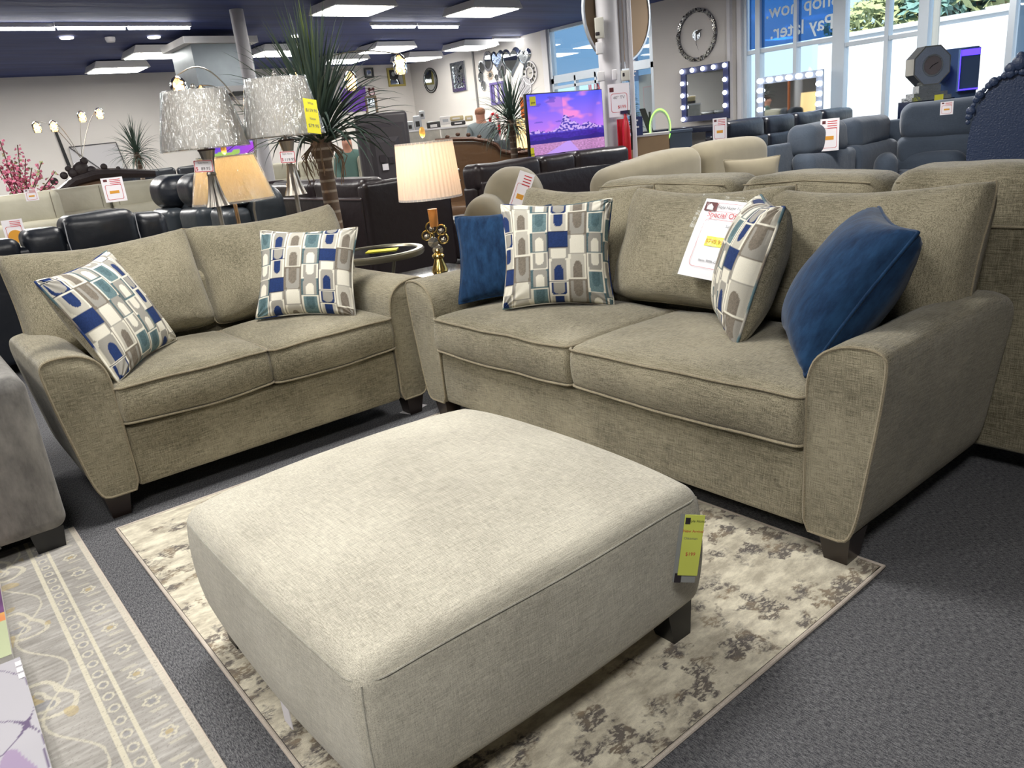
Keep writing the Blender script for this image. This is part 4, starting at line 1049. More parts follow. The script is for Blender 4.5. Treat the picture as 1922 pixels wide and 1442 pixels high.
for y in (-.6, 2.65):
    for x in (.08, .85): MB().taper((x, y), (.03, .03), (.04, .04), 0, .11).build('leg', dark_wood, t)
# beige sofa with two plump back cushions
beige = plain('beige_velour', (142, 134, 114), .9, spec=.2, noise_amt=.12, nscale=12, sheen=.3)
t = T('sofa', 'beige sofa with two plump back cushions and small pillows, seen over the middle back cushion', 'sofa', (4.3, 3.55, 0))
slab(0, 2.2, .1, .95, .08, .42, 'base', beige, t, .04, 1); slab(0, .24, 0, .95, .08, .62, 'arm', beige, t, .08, 2); slab(1.98, 2.22, 0, .95, .08, .62, 'arm', beige, t, .08, 3)
slab(.2, 1.1, .05, .7, .4, .55, 'seat_cushion', beige, t, .06, 4); slab(1.1, 2.0, .05, .7, .4, .55, 'seat_cushion', beige, t, .06, 5)
def bc(x0, x1, z1, seed):
    fn = lambda p, q: (p[0], p[1] - .03 * (1 - q[0] ** 2), p[2] + (.05 * (q[0] if seed == 7 else 0) - .05 * q[0] ** 4) * (q[2] > 0) + nz(p, 3, .012, seed))
    return MB().rbox(((x0 + x1) / 2, .72, (.5 + z1) / 2), ((x1 - x0) / 2, .15, (z1 - .5) / 2), .11, 10, 4, fn).build('back_cushion', beige, t)
for fx in (.08, 2.1):
    for fy in (.15, .85): MB().box(fx - .03, fy - .03, 0, fx + .03, fy + .03, .1).build('foot', dark_wood, t)
bc(.02, 1.16, 1.02, 7); bc(1.17, 2.12, 1.06, 8)
for i, (px0, px1, py0, py1, lab) in enumerate(((1360, 1462, 300, 330, 'small beige lumbar pillow at the right end of the beige sofa'), (1262, 1300, 305, 325, 'small beige pillow corner in the middle of the beige sofa'))):
    a = atD((px0 + px1) / 2, (py0 + py1) / 2, 6.6 + i * .1); w_ = (px1 - px0) / 1440 * 6.3
    throw_pillow('lumbar_pillow', lab, 'pillow', Matrix.Translation((a.x, a.y, a.z - .05)) @ Matrix.Rotation(vd(a) + .1, 4, 'Z') @ Matrix.Rotation(R(-10), 4, 'X'), w_, .26, .14, [beige, beige], pipe=beige, seed=11 + i, n=14)
# taupe tub chair behind the blue pillow
t = T('armchair', 'beige armchair with rounded back and a plastic-covered sign, behind the blue pillow on the left', 'armchair'); q = atD(952, 350, 5.3)
put(t, Matrix.Translation((q.x, q.y, 0)) @ Matrix.Rotation(vd(q) - .2, 4, 'Z'))
def dome(p, q): return (p[0], p[1], p[2] - (.05 * q[0] ** 2 if q[2] > 0 else 0) + nz(p, 5, .012, 2))
MB().rbox((0.02, .1, .80), (.20, .20, .28), .15, 8, 5, dome).build('back_cushion', beige, t); MB().rbox((-.12, -.14, .66), (.14, .22, .27), .11, 8, 4, dome).build('arm', beige, t)
slab(-.25, .35, -.5, .3, .08, .46, 'base', beige, t, .05, 2)
sg = sign_px('price_sign', 'lavender plastic-sleeved sign draped on the beige armchair', 978, 362, 4.98, .10, .26, lines=False, logo=False); sg.rotation_euler.rotate_axis('Y', R(24))
# slate blue recliners on the right
t = seating('recliner_sofa', 'slate grey two-seat recliner sofa with a plastic price sign between its seats', 'sofa', (6.72, 3.42, 0), 0, [.88, .88], slate, H=1.09, D=.98, arm=.26, armH=.63, head=.33, lean=.2, hth=.15, headw=.84, rr=1.45)
rz_ = vpx(1765) + .1; t = seating('recliner', 'wide slate grey recliner chair with a small white tag, at the upper right', 'recliner', placed(1775, 260, 9.3, 1.34, .6, rz_), rz_, [.84], slate, H=1.17, D=.98, arm=.25, armH=.68, head=.40, headw=.92, hth=.16, rr=1.5)
sign_px('price_sign', 'large price sheet in a plastic sleeve hanging between the two slate recliner seats', 1557, 253, 8.35, .17, .30)
sign_px('price_sign', 'small white tag on the headrest of the slate recliner chair', 1777, 203, 8.9, .11, .12)
# black leather row near the windows
t = seating('leather_sofa', 'glossy blue-black leather sofa with a white tag, in front of the bulb mirrors', 'sofa', (8.3, 5.35, 0), 0, [.85, .7, .7, .85], black_l, H=1.16, D=.95, arm=.12, armH=.6, head=.27, hth=.13)
sign_px('price_sign', 'white price tag at the left end of the blue-black leather sofa', 1351, 243, 9.9, .16, .26)
seating('leather_sofa', 'black leather sofa along the windows behind the slate recliners', 'sofa', (11.1, 4.7, 0), -PI / 2, [.9, .9, .9], black_l, H=1.17, D=.95, arm=.2, head=.25)['label'] = 'black leather sofa along the windows below the octagonal clock'
# carved black throne chair at the right edge
t = T('carved_chair', 'ornate black carved throne chair back at the upper right edge', 'chair'); q = atD(1899, 230, 9.0)
put(t, Matrix.Translation((q.x, q.y, 0)) @ Matrix.Rotation(vd(q), 4, 'Z'))
blk = plain('hazed_black_carving', (46, 60, 88), .4, bump=.6, bscale=60)  # black carving, with a pale blue haze put into its colour
prof = [(-.33, .4), (.4, .4), (.42, .9), (.38, 1.15), (.28, 1.28), (.1, 1.36), (-.1, 1.34), (-.24, 1.22), (-.32, 1.02), (-.36, .7)]
MB().prism(smooth_poly(prof, 1), 0, .09).build('back_panel', blk, t)
m = MB()
for k in range(26):
    a = PI * (.98 - k / 25 * .96); m.sphere((.02 + .38 * math.cos(a), -.02, .92 + .44 * math.sin(a)), .022 + .010 * (k % 3), 6, (1, .5, 1))
for x, z, r_ in ((.02, 1.44, .07), (-.05, 1.40, .05), (.1, 1.40, .05), (.02, 1.5, .035)): m.sphere((x, -.02, z), r_, 6, (1, .5, 1))
m.build('carved_crest', blk, t); slab(-.36, .4, -.6, .05, .3, .5, 'seat', blk, t, .05, 1)
for x in (-.3, .34):
    for y in (-.55, .0): MB().taper((x, y), (.03, .03), (.035, .035), 0, .32).build('leg', blk, t)
# ------------------------------------------------------------------ lamps
nickel = plain('brushed_nickel', (176, 170, 160), .28, .9); gold_m = plain('polished_gold', (206, 176, 104), .2, .95); crystal = plain('crystal', (214, 206, 190), .06, .85)
def shade_mat(name, c, tr=.45):
    if name in MATS: return MATS[name]
    m, nt, b = newmat(name); nt.nodes.remove(b); out = nt.nodes['Material Output']
    d = nt.nodes.new('ShaderNodeBsdfDiffuse'); d.inputs[0].default_value = lin(c)
    t = nt.nodes.new('ShaderNodeBsdfTranslucent'); t.inputs[0].default_value = lin(c)
    mx = nt.nodes.new('ShaderNodeMixShader'); mx.inputs[0].default_value = tr
    nt.links.new(d.outputs[0], mx.inputs[1]); nt.links.new(t.outputs[0], mx.inputs[2]); nt.links.new(mx.outputs[0], out.inputs['Surface'])
    MATS[name] = m; return m
linen = shade_mat('linen_shade', (222, 216, 210), .3); pleat = shade_mat('pleated_shade', (250, 240, 230), .55)
crinkle = clear('crinkled_plastic', refl=.16, rough=.16, bump=1.0, bscale=(60, 60, 6))
def bulb(p, power, col=(1, .72, .42), r=.05):
    l = bpy.data.lights.new('bulb_light', 'POINT'); l.energy = power; l.color = col; l.shadow_soft_size = r
    o = bpy.data.objects.new('bulb_light', l); COL.objects.link(o); o.location = p
def shade(t, r0, r1, z0, z1, mat, pleats=0, lean=None, plastic=True, seg=96):
    fn = (lambda r, z, a: r * (1 + .016 * math.cos(a * pleats))) if pleats else None
    o = MB().lathe([(r0 - .004, z0), (r0, z0), (r0 * .5 + r1 * .5, (z0 + z1) / 2), (r1, z1), (r1 - .004, z1), (r0 * .5 + r1 * .5 - .004, (z0 + z1) / 2), (r0 - .004, z0)], pleats * 4 if pleats else seg, fn=fn, cap=False).build('lamp_shade', mat, t, sharp=60)
    for _pr in ([(r0 + .002, z0), (r0 + .002, z0 + .012), (r0 - .004, z0 + .012), (r0 - .004, z0), (r0 + .002, z0)], [(r1 + .002, z1 - .01), (r1 + .002, z1), (r1 - .004, z1), (r1 - .004, z1 - .01), (r1 + .002, z1 - .01)]): MB().lathe(_pr, 48, cap=False).build('shade_trim', linen, o)
    if plastic:
        MB().lathe([(r0 + .006, z0 - .006), (r0 * .75 + r1 * .25 + .011, z0 * .75 + z1 * .25), (r0 * .25 + r1 * .75 + .009, z0 * .25 + z1 * .75), (r1 + .006, z1 + .006)], 72, fn=lambda r, z, a: r + .0035 * math.sin(a * 23 + z * 30) + .003 * math.sin(a * 9 - z * 14), cap=False).build('plastic_wrap', crinkle, o)
    sp = MB()
    for k in range(3):
        a = 2 * PI * k / 3; sp.tube([(0, 0, z1 - .03), (math.cos(a) * r1, math.sin(a) * r1, z1 - .012)], .003, 5)
    sp.build('spider', nickel, o)
    return o
def floor_lamp(name, label, p, zs0, zs1, r0, r1, bellz, tagtxt):
    t = T(name, label, 'floor lamp', (p.x, p.y, 0))
    MB().lathe([(.15, 0), (.15, .015), (.12, .03), (.03, .05), (.016, .09)], 28).build('base', nickel, t)
    MB().lathe([(.014, .05), (.014, bellz), (.010, bellz + .3), (.010, zs0 + .18)], 12).build('pole', nickel, t)
    b_ = MB().lathe([(.062, bellz - .15), (.045, bellz - .10), (.030, bellz - .03), (.024, bellz + .02), (.028, bellz + .03), (.022, bellz + .045), (.03, bellz + .1), (.045, bellz + .16)], 60, fn=lambda r, z, a: r * (1 + (.07 if z < bellz else .02) * math.cos(a * 12)), cap=False).build('fluted_bell', nickel, t)
    MB().lathe([(.047, bellz + .16), (.05, bellz + .165), (.045, bellz + .17)], 30, cap=False).build('collar', plain('dark_collar', (70, 54, 50), .5), b_)
    shade(t, r0, r1, zs0, zs1, linen)
    MB().sphere((0, 0, zs1 + .02), .014, 6, (1, 1, 1.6)).build('finial', nickel, t)
    return t
l1 = atD(386, 275, 4.9)
floor_lamp('floor_lamp', 'tall nickel floor lamp with plastic-wrapped white shade, left of its twin', l1, 1.385, 1.69, .235, .165, 1.21, '')
l2 = atD(538, 268, 4.95)
lp2 = floor_lamp('floor_lamp', 'tall nickel floor lamp with plastic-wrapped shade and yellow sticker, right of its twin', l2, 1.41, 1.725, .225, .165, 1.22, '')
def lamp_tag(label, px, py, D, w, h, big, mats=paper):
    c = atD(px, py, D); t = T('price_tag', label, 'tag'); put(t, Matrix.Translation(c) @ Matrix.Rotation(vd(c), 4, 'Z') @ Matrix.Rotation(R(3), 4, 'Y'))
    MB().box(-w / 2, 0, -h / 2, w / 2, .003, h / 2).build('card', mats, t); frame_rect(w * .96, h * .94, .004, .0035, 0, 0, -.001).build('border_line', red_ink, t)
    write(t, big, h * .34, .01, -h * .22, ink, -.0015); write(t, 'Style Home', h * .18, 0, h * .28, ink, -.0015); write(t, '$', h * .40, -w * .36, -h * .2, red_ink, -.0015); return t
lamp_tag('red-bordered price tag hanging on the left wrapped floor lamp', 382, 312, 4.75, .10, .065, '89.95')
lamp_tag('red-bordered price tag reading 119.95 on the right wrapped floor lamp', 540, 295, 4.78, .085, .065, '119.95')
st = T('sale_sticker', 'tall yellow price sticker on the side of the right wrapped lamp shade', 'sticker'); c = atD(586, 218, 4.70)
put(st, Matrix.Translation(c) @ Matrix.Rotation(vd(c) + .65, 4, 'Z') @ Matrix.Rotation(R(9), 4, 'Y') @ Matrix.Rotation(R(-10), 4, 'X'))
MB().box(-.045, 0, -.095, .045, .003, .095).build('card', plain('bright_yellow', (232, 224, 40), .5), st)
for z, s_, tx in ((.07, .02, 'Was'), (.03, .024, '$159.95'), (-.015, .02, 'Now'), (-.055, .026, '$79.95')): write(st, tx, s_, 0, z, grey_ink, -.002)
def table_lamp_lit(p):
    t = T('table_lamp', 'lit cream lamp with plastic on the right of its shade, below the two wrapped shades', 'lamp', (p.x, p.y, .60))
    z = lambda v: v - .60
    MB().lathe([(.09, 0), (.09, .012), (.03, .03), (.015, .05), (.02, .12), (.013, .3), (.013, z(1.2))], 24).build('stem', plain('champagne_metal', (190, 164, 130), .3, .8), t)
    shade(t, .250, .165, z(1.055), z(1.335), shade_mat('cream_shade', (244, 232, 206), .55), plastic=False)
    MB().lathe([(.256, z(1.05)), (.214, z(1.2)), (.172, z(1.34))], 40, fn=lambda r, z_, a: r + .004 * math.sin(a * 21 + z_ * 30), cap=False).build('plastic_wrap', crinkle, t)
    MB().sphere((0, 0, z(1.375)), .018, 7, (1, 1, 1.7)).build('finial', plain('amber_finial', (220, 170, 90), .15, .2), t)
    MB().sphere((0, 0, z(1.2)), .03, 8, (1, 1, 1.3)).build('bulb', emis('warm_bulb', (255, 214, 150), 12), t)
    bulb((p.x, p.y, 1.27), 6, (1, .80, .55), .03)
    return t
ll = atD(432, 340, 5.3); table_lamp_lit(ll)
et = T('end_table', 'dark end table hidden behind the loveseat under the lit cream lamp', 'table', (ll.x, ll.y, 0))
MB().rbox((0, 0, .585), (.25, .25, .015), .008, 1, 2).build('tabletop', black_leg, et)
for sx in (-1, 1):
    for sy in (-1, 1): MB().box(sx * .21 - .015, sy * .21 - .015, 0, sx * .21 + .015, sy * .21 + .015, .572).build('leg', black_leg, et)
# pleated lamp on the corner table
ct = T('corner_table', 'black corner table between loveseat and sofa carrying the pleated lamp', 'table', (2.40, 3.72, 0))
MB().rbox((0, 0, .55), (.27, .27, .02), .008, 1, 2).build('tabletop', plain('black_gloss', (18, 18, 22), .15), ct)
for sx in (-1, 1):
    for sy in (-1, 1): MB().box(sx * .22 - .02, sy * .22 - .02, 0, sx * .22 + .02, sy * .22 + .02, .532).build('leg', black_leg, ct)
pb_ = at(826, 508, .57); t = T('table_lamp', 'lit table lamp with pleated cream shade and gold ring-and-crystal stem', 'lamp', (pb_.x, pb_.y, .57))
zz = lambda py, px=815: atD(px, py, math.hypot(pb_.x, pb_.y)).z - .57
rzv = vd(pb_)
MB().lathe([(.048, 0), (.046, .012), (.030, .05), (.024, .07), (.034, .078), (.036, .09), (.030, .10), (.014, .108), (.020, .118), (.012, .13)], 28).build('base', gold_m, t)
def face(pxd, py): # offset sideways in view
    d = pxd / 1440 * 4.4; return Vector((math.cos(rzv) * d, math.sin(rzv) * d, zz(py)))
st_ = MB()
for (dx, py, r_) in ((1, 470, .030), (-6, 455, .030)): st_.lathe([(0, -.012), (r_, -.008), (r_ * 1.05, 0), (r_, .008), (0, .012)], 20, M=Matrix.Translation(face(dx, py)) @ Matrix.Rotation(rzv, 4, 'Z') @ Matrix.Rotation(PI / 2, 4, 'X'))
st_.build('crystal_disc', crystal, t)
rn_ = MB()
for (dx, py, r_) in ((-6, 427, .032), (-17, 441, .026), (12, 433, .028), (14, 450, .028)):
    c = face(dx, py); P = [c + Vector((math.cos(rzv) * math.cos(a) * r_, math.sin(rzv) * math.cos(a) * r_, math.sin(a) * r_)) for a in [2 * PI * k / 20 for k in range(20)]]
    rn_.tube(P, .0045, 6, True); MB().sphere(tuple(c + Vector((0, 0, -.006))), .015, 6).build('crystal_bead', crystal, t)
rn_.tube([face(-3, 475), face(-4, 440), face(-7, 410)], .006, 8)
rn_.build('gold_rings', gold_m, t)
MB().lathe([(.024, zz(425)), (.028, zz(392))], 20, M=Matrix.Translation(face(-8, 425) * Vector((1, 1, 0)) if False else Vector((0, 0, 0)))).build('neck_wrap', plain('amber_plastic', (214, 150, 80), .4), t)
shade(t, .180, .160, zz(372), zz(264), pleat, pleats=44, plastic=False)
MB().sphere((0, 0, zz(246)), .020, 7, (1, .5, 1.5)).build('finial', plain('amber_finial', (0, 0, 0)), t)
bulb((pb_.x, pb_.y, .57 + zz(295)), 9, (1, .84, .60), .03)
MB().sphere((0, 0, zz(310)), .028, 8, (1, 1, 1.3)).build('bulb', emis('warm_bulb', (0, 0, 0), 12), t)
# round side table with gold-grey rim
rt = T('side_table', 'round metal-rimmed side table with a yellow tag on its dark glass top', 'table', (2.66, 4.85, 0))
rim_m = plain('antique_silver', (150, 144, 124), .3, .8)
MB().lathe([(.30, .60), (.335, .60), (.345, .59), (.345, .57), (.335, .555), (.30, .55), (.29, .565), (.29, .59), (.30, .60)], 48, cap=False).build('rim', rim_m, rt)
MB().lathe([(0, .585), (.295, .585), (.295, .592), (0, .592)], 40).build('glass_top', plain('black_glass', (20, 20, 24), .06), rt)
for k in range(3):
    a = 2 * PI * k / 3 + .5; MB().tube([(math.cos(a) * .26, math.sin(a) * .26, .56), (math.cos(a) * .14, math.sin(a) * .14, .3), (math.cos(a) * .26, math.sin(a) * .26, 0.01)], .012, 8).build('leg', rim_m, rt)
yt = T('price_tag', 'yellow paper tag lying on the round side table', 'tag', (2.72, 4.86, .594)); MB().box(-.11, -.06, 0, .11, .06, .003, M=Matrix.Rotation(-.7, 4, 'Z')).build('card', plain('bright_yellow', (0, 0, 0)), yt)
# arched lamps with crystal globes
glow = emis('crystal_glow', (255, 214, 150), 7); cage = clear('crystal_cage', refl=.35, rough=.05, tint=(250, 236, 214))
def arc_lamp(label, base, heads, root_px, D, group=None):
    b0 = atD(*base, D); t = T('arc_lamp', label, 'floor lamp', (b0.x, b0.y, 0)); O = Vector((b0.x, b0.y, 0))
    MB().lathe([(.14, 0), (.14, .03), (.03, .05)], 24).build('base', nickel, t)
    rt_ = atD(*root_px, D) - O; MB().tube([(0, 0, .04), (0, 0, rt_.z * .6), tuple(rt_)], .011, 8).build('pole', nickel, t)
    for (px, py, bend, big) in heads:
        h = atD(px, py, D) - O; n = 12; P = []
        for i in range(n + 1):
            u = i / n; q = rt_.lerp(h, u); lift = math.sin(u * PI) * bend; P.append((q.x, q.y, q.z + lift + .0))
        a_ = MB().tube(P + [(h.x, h.y, h.z - .02)], .005, 6).build('arm', nickel, t)
        r_ = .06 * big
        MB().lathe([(.015, h.z + .0), (r_ * .7, h.z - .02), (r_, h.z - .05), (r_, h.z - .12), (r_ * .85, h.z - .15)], 16, M=Matrix.Translation((h.x, h.y, 0)), cap=False).build('glass_shade', cage, a_)
        g = MB()
        for k in range(14):
            a = 2.4 * k; g.sphere((h.x + math.cos(a) * r_ * .5, h.y + math.sin(a) * r_ * .5, h.z - .045 - k * .0065), .011, 4)
        g.sphere((h.x, h.y, h.z - .08), .022, 6); g.build('crystal_light', glow, a_)
    return t
arc_lamp('arched floor lamp with four glowing crystal globes against the left wall', (160, 420), [(66, 228, .16, 1.0), (98, 226, .10, 1.0), (151, 208, .04, 1.0), (184, 202, .10, 1.0)], (154, 300), 13.0)
arc_lamp('arched crystal lamp whose lit globes show above the wrapped shades and palm', (470, 360), [(331, 143, .22, 1.0), (376, 160, .10, .8), (518, 143, .10, .8), (560, 124, .10, .9), (655, 132, .15, .9), (748, 101, .22, .9)], (480, 240), 6.6)
# ------------------------------------------------------------------ plants
palm_leaf = plain('palm_leaf', (66, 84, 74), .5, noise_amt=.25, nscale=6); palm_young = plain('palm_young_leaf', (104, 122, 62), .5); bark_m, nt, b = newmat('ringed_bark')
tc = nt.nodes.new('ShaderNodeTexCoord')
wv = nt.nodes.new('ShaderNodeTexWave'); wv.bands_direction = 'Z'; wv.inputs['Scale'].default_value = 4.4; wv.inputs['Distortion'].default_value = 1.2; nt.links.new(tc.outputs['Object'], wv.inputs['Vector'])
bc_ = mixc(math_('MULTIPLY_ADD', wv.outputs['Fac'], 6, -4.8, True), lin((120, 100, 86)), lin((186, 172, 156)))
bc_ = mixc(math_('MULTIPLY', tnoise(90, 3), .5), bc_, lin((70, 56, 48))); nt.links.new(bc_, b.inputs['Base Color']); b.inputs['Roughness'].default_value = .85
def blade(mb, p0, az, el, L, wd, droop, rnd, n=9):
    d = Vector((math.cos(az) * math.cos(el), math.sin(az) * math.cos(el), math.sin(el))); p = Vector(p0); side = Vector((-math.sin(az), math.cos(az), 0)); tw = rnd.uniform(-.6, .6)
    vs = []; st = L / n
    for i in range(n + 1):
        u = i / n; w_ = wd * (.55 + .45 * math.sin(min(1, u * 2.2) * PI / 2)) * (1 - u ** 2.2) + .0006
        s2 = (side * math.cos(tw * u) + d.cross(side) * math.sin(tw * u)); nrm = d.cross(s2).normalized()
        vs += [p - s2 * w_ / 2 + nrm * w_ * .15, p - nrm * w_ * .12, p + s2 * w_ / 2 + nrm * w_ * .15]
        d = (d + Vector((0, 0, -droop * (u + .15) * st / L * 1.6))).normalized(); p = p + d * st
    fs = []
    for i in range(n):
        a = i * 3; fs += [(a, a + 1, a + 4, a + 3), (a + 1, a + 2, a + 5, a + 4)]
    mb.add(vs, fs)
def palm(label, p, ztop, L, nb, wd, seedv, tr=.055, young=True, base_pot=True, droop=1.0, nbl=9, el0=.25):
    t = T('potted_palm', label, 'artificial palm', (p.x, p.y, 0)); rnd = random.Random(seedv); mb = MB(); my = MB()
    for k in range(nb):
        az = k * 2.399 + rnd.uniform(-.3, .3); f = (k + .5) / nb; el = PI / 2 - (.04 + (1.45 - el0) * f ** 1.15) + rnd.uniform(-.1, .1)
        LL = L * rnd.uniform(.75, 1.05) * (1 - .15 * f)
        tgt = my if (young and f < .035) else mb
        blade(tgt, (rnd.uniform(-.02, .02), rnd.uniform(-.02, .02), ztop + .10 * (1 - f)), az, el, LL, wd, droop * rnd.uniform(.5, 1.3) * (.35 + f), rnd, nbl)
    mb.build('foliage', palm_leaf, t, sharp=0)
    if my.v: my.build('young_leaves', palm_young, t, sharp=0)
    MB().lathe([(tr * 1.05, .3), (tr, ztop * .6), (tr * .9, ztop - .1), (tr * 1.5, ztop - .02), (tr * 1.1, ztop + .08)], 20).build('trunk', bark_m, t)
    rt2 = MB()
    for k in range(34 if tr > .04 else 10):
        a = rnd.random() * 2 * PI; x, y = math.cos(a) * tr * 1.3, math.sin(a) * tr * 1.3; Ld = rnd.uniform(.08, .26)
        rt2.tube([(x * .8, y * .8, ztop + .03), (x * (1.4 + rnd.random()), y * (1.4 + rnd.random()), ztop - Ld * .4), (x * (1.1 + rnd.random() * .9), y * (1.1 + rnd.random() * .9), ztop - Ld)], .0035, 4)
    rt2.build('dry_roots', plain('dry_root', (134, 112, 92), .9), t)
    MB().lathe([(.13, 0), (.17, .3), (.16, .32), (.12, .30)], 24).build('pot', black_leg, t); return t
pp = atD(632, 440, 5.7); palm('tall artificial palm with ringed trunk standing beside the right wrapped lamp', pp, 1.33, .86, 240, .027, 3, tr=.056, droop=1.25, el0=.30)
pp = atD(965, 285, 9.9); palm('mid-sized artificial palm left of the television', pp, 1.36, .62, 170, .018, 5, tr=.045, young=False, droop=1.8, el0=-.3)
pp = atD(262, 310, 13.8); palm('small spiky artificial palm against the left wall', pp, 1.50, .55, 130, .018, 8, tr=.035, young=False, droop=1.3, el0=-.5)
# pink blossom branches
t = T('blossom_arrangement', 'pink artificial blossom branches at the left edge behind the cream recliner', 'flowers'); q = atD(30, 350, 10.6); t.location = (q.x, q.y, 0)
rnd = random.Random(4); br = MB(); fl = MB(); gl_ = MB(); vr = vd(q); sx = Vector((math.cos(vr), math.sin(vr), 0))
for k, (px, py) in enumerate(((0, 265), (8, 290), (22, 300), (33, 272), (34, 310), (48, 298), (60, 315), (78, 305), (76, 325), (104, 322), (100, 345), (88, 350), (10, 320), (-10, 300), (50, 335), (-20, 280))):
    e = atD(px, py, 10.6 + rnd.uniform(-.2, .2)) - q; e.z += q.z
    b0 = Vector((0, 0, .9)); mid = b0.lerp(e, .5) + Vector((0, 0, .03)); br.tube([b0, mid, e], .006, 5)
    for j in range(34):
        u = .25 + .75 * j / 33; c = (b0.lerp(mid, u * 2) if u < .5 else mid.lerp(e, u * 2 - 1)) + Vector((rnd.uniform(-.035, .035), rnd.uniform(-.035, .035), rnd.uniform(-.03, .03)))
        tgt = gl_ if rnd.random() < .12 else fl; s_ = rnd.uniform(.014, .026); u_ = Vector((rnd.random() - .5, rnd.random() - .5, rnd.random() - .5)).normalized(); v_ = u_.orthogonal().normalized(); w_ = u_.cross(v_)
        tgt.add([c + v_ * s_, c + w_ * s_, c - v_ * s_, c - w_ * s_, c + u_ * s_ * .7], [(0, 1, 4), (1, 2, 4), (2, 3, 4), (3, 0, 4), (3, 2, 1, 0)])
br.build('branches', plain('twig', (96, 78, 64), .8), t); fl.build('blossoms', plain('pink_petal', (214, 120, 148), .7, noise_amt=.25, nscale=20), t, smooth=False); gl_.build('leaves', plain('olive_leaves', (0, 0, 0)), t, smooth=False)
MB().lathe([(.08, 0), (.13, .3), (.16, .6), (.10, .9), (.12, .95)], 20).build('vase', white_paint, t)
# ------------------------------------------------------------------ television
tv = T('television', 'flat television showing a purple mountain landscape, above the leather recliner row', 'television', (6.67, 7.02, 1.34), 0)
tw, th_ = 1.24, .70
MB().rbox((0, .03, 0), (tw / 2, .025, th_ / 2), .008, 2, 2).build('casing', plain('tv_black', (14, 14, 18), .3), tv)
def tvc(u, v):
    ridge = .38 + .06 * noise.noise(Vector((u * 7, 0, 0))) + .05 * noise.noise(Vector((u * 19, 3, 0))) + .22 * math.exp(-((u - .47) / .07) ** 2) + .12 * math.exp(-((u - .60) / .06) ** 2) + .08 * math.exp(-((u - .78) / .10) ** 2) + .05 * abs(noise.noise(Vector((u * 45, 7, 0))))
    if v > ridge:
        c = np.array((70, 72, 196.)) * (v - .3) / .7 + np.array((160, 100, 190.)) * (1 - (v - .3) / .7)
        n = noise.noise(Vector((u * 3.2, v * 6, 1.5))) + .5 * noise.noise(Vector((u * 9, v * 14, 5)))
        k = max(0, min(1, n * 2.2 - .15)) * (1.2 if u > .45 else .5); c = c * (1 - min(1, k) * .75) + np.array((214, 116, 164.)) * min(1, k) * .75
        if 0 < (noise.noise(Vector((u * 5, v * 16, 9))) - .33) and u < .6: c = c * .45 + np.array((70, 56, 150.)) * .55
    elif v > .25 + .05 * noise.noise(Vector((u * 5, 2, 0))):
        f_ = noise.noise(Vector((u * 30, v * 30, 2))); c = np.array((70, 56, 150.)) * (1 + .3 * f_)
        if v > .36 and f_ > -.02: c = np.array((160, 136, 190.))
        if v < .34: c = np.array((54, 36, 126.)) * (1 + .15 * f_)
    elif v > .18: c = np.array((44, 34, 104.))
    else:
        c = np.array((150, 108, 150.)) * (1 + .22 * noise.noise(Vector((u * 40, v * 60, 3))))
        wv_ = .025 + (.18 - v) * 1.1
        if abs(u - .50 + (.18 - v) * .5) < wv_: c = np.array((150, 120, 190.))
    c = np.clip(c, 0, 255) / 255; return (c[0] ** 2.2, c[1] ** 2.2, c[2] ** 2.2, 1)
sm = paint_rect(tw - .02, th_ - .03, 240, 135, tvc); scr = sm.build('screen', painted('tv_picture', .3, emit=.75), tv, 'lit screen with a mountain picture', sharp=0); scr.location = (0, .003, .004)
for s_ in (-1, 1): MB().box(s_ * .4 - .02, -.1, -th_ / 2 - .02, s_ * .4 + .02, .16, -th_ / 2).build('stand_foot', black_leg, tv)
ts = T('media_console', 'dark console under the television behind the leather recliner row', 'cabinet', (6.67, 7.30, 0)); MB().rbox((0, 0, .63), (.75, .16, .33), .01, 2, 2).build('body', black_leg, ts); MB().box(-.7, -.14, 0, .7, .14, .3).build('plinth', black_leg, ts)
MB().box(-.6, -.1, .3, .6, .1, .31).build('shelf', black_leg, ts)
for px, py, w_, h_, lab in ((1000, 190, .09, .10, 'square yellow tag on the upper left corner of the television'), (1000, 287, .05, .11, 'narrow yellow tag at the lower left of the television')):
    c = atY(px, py, 6.985); y_ = T('price_tag', lab, 'tag'); y_.location = c; MB().box(-w_ / 2, 0, -h_ / 2, w_ / 2, .003, h_ / 2).build('card', plain('bright_yellow', (0, 0, 0)), y_); write(y_, '$499', .03, 0, -.02, ink, -.002)
# small plain lamp behind the television
q = atD(985, 245, 12.2); t = T('table_lamp', 'small cream-shaded lamp partly hidden by the left edge of the television', 'lamp', (q.x, q.y, .75))
MB().lathe([(.18, .30), (.16, .72), (.155, .72), (.175, .30), (.18, .30)], 24, cap=False).build('lamp_shade', emis('lit_cream', (250, 214, 150), .9), t); MB().lathe([(.08, 0), (.02, .05), (.02, .5)], 12).build('stem', gold_m, t)
q2 = T('side_table', 'small dark table under the cream lamp behind the television', 'table', (q.x, q.y, 0)); MB().lathe([(.22, .72), (.22, .75), (0, .75)], 20).build('tabletop', black_leg, q2); MB().lathe([(.15, 0), (.03, .03), (.03, .72)], 12).build('pedestal', black_leg, q2)
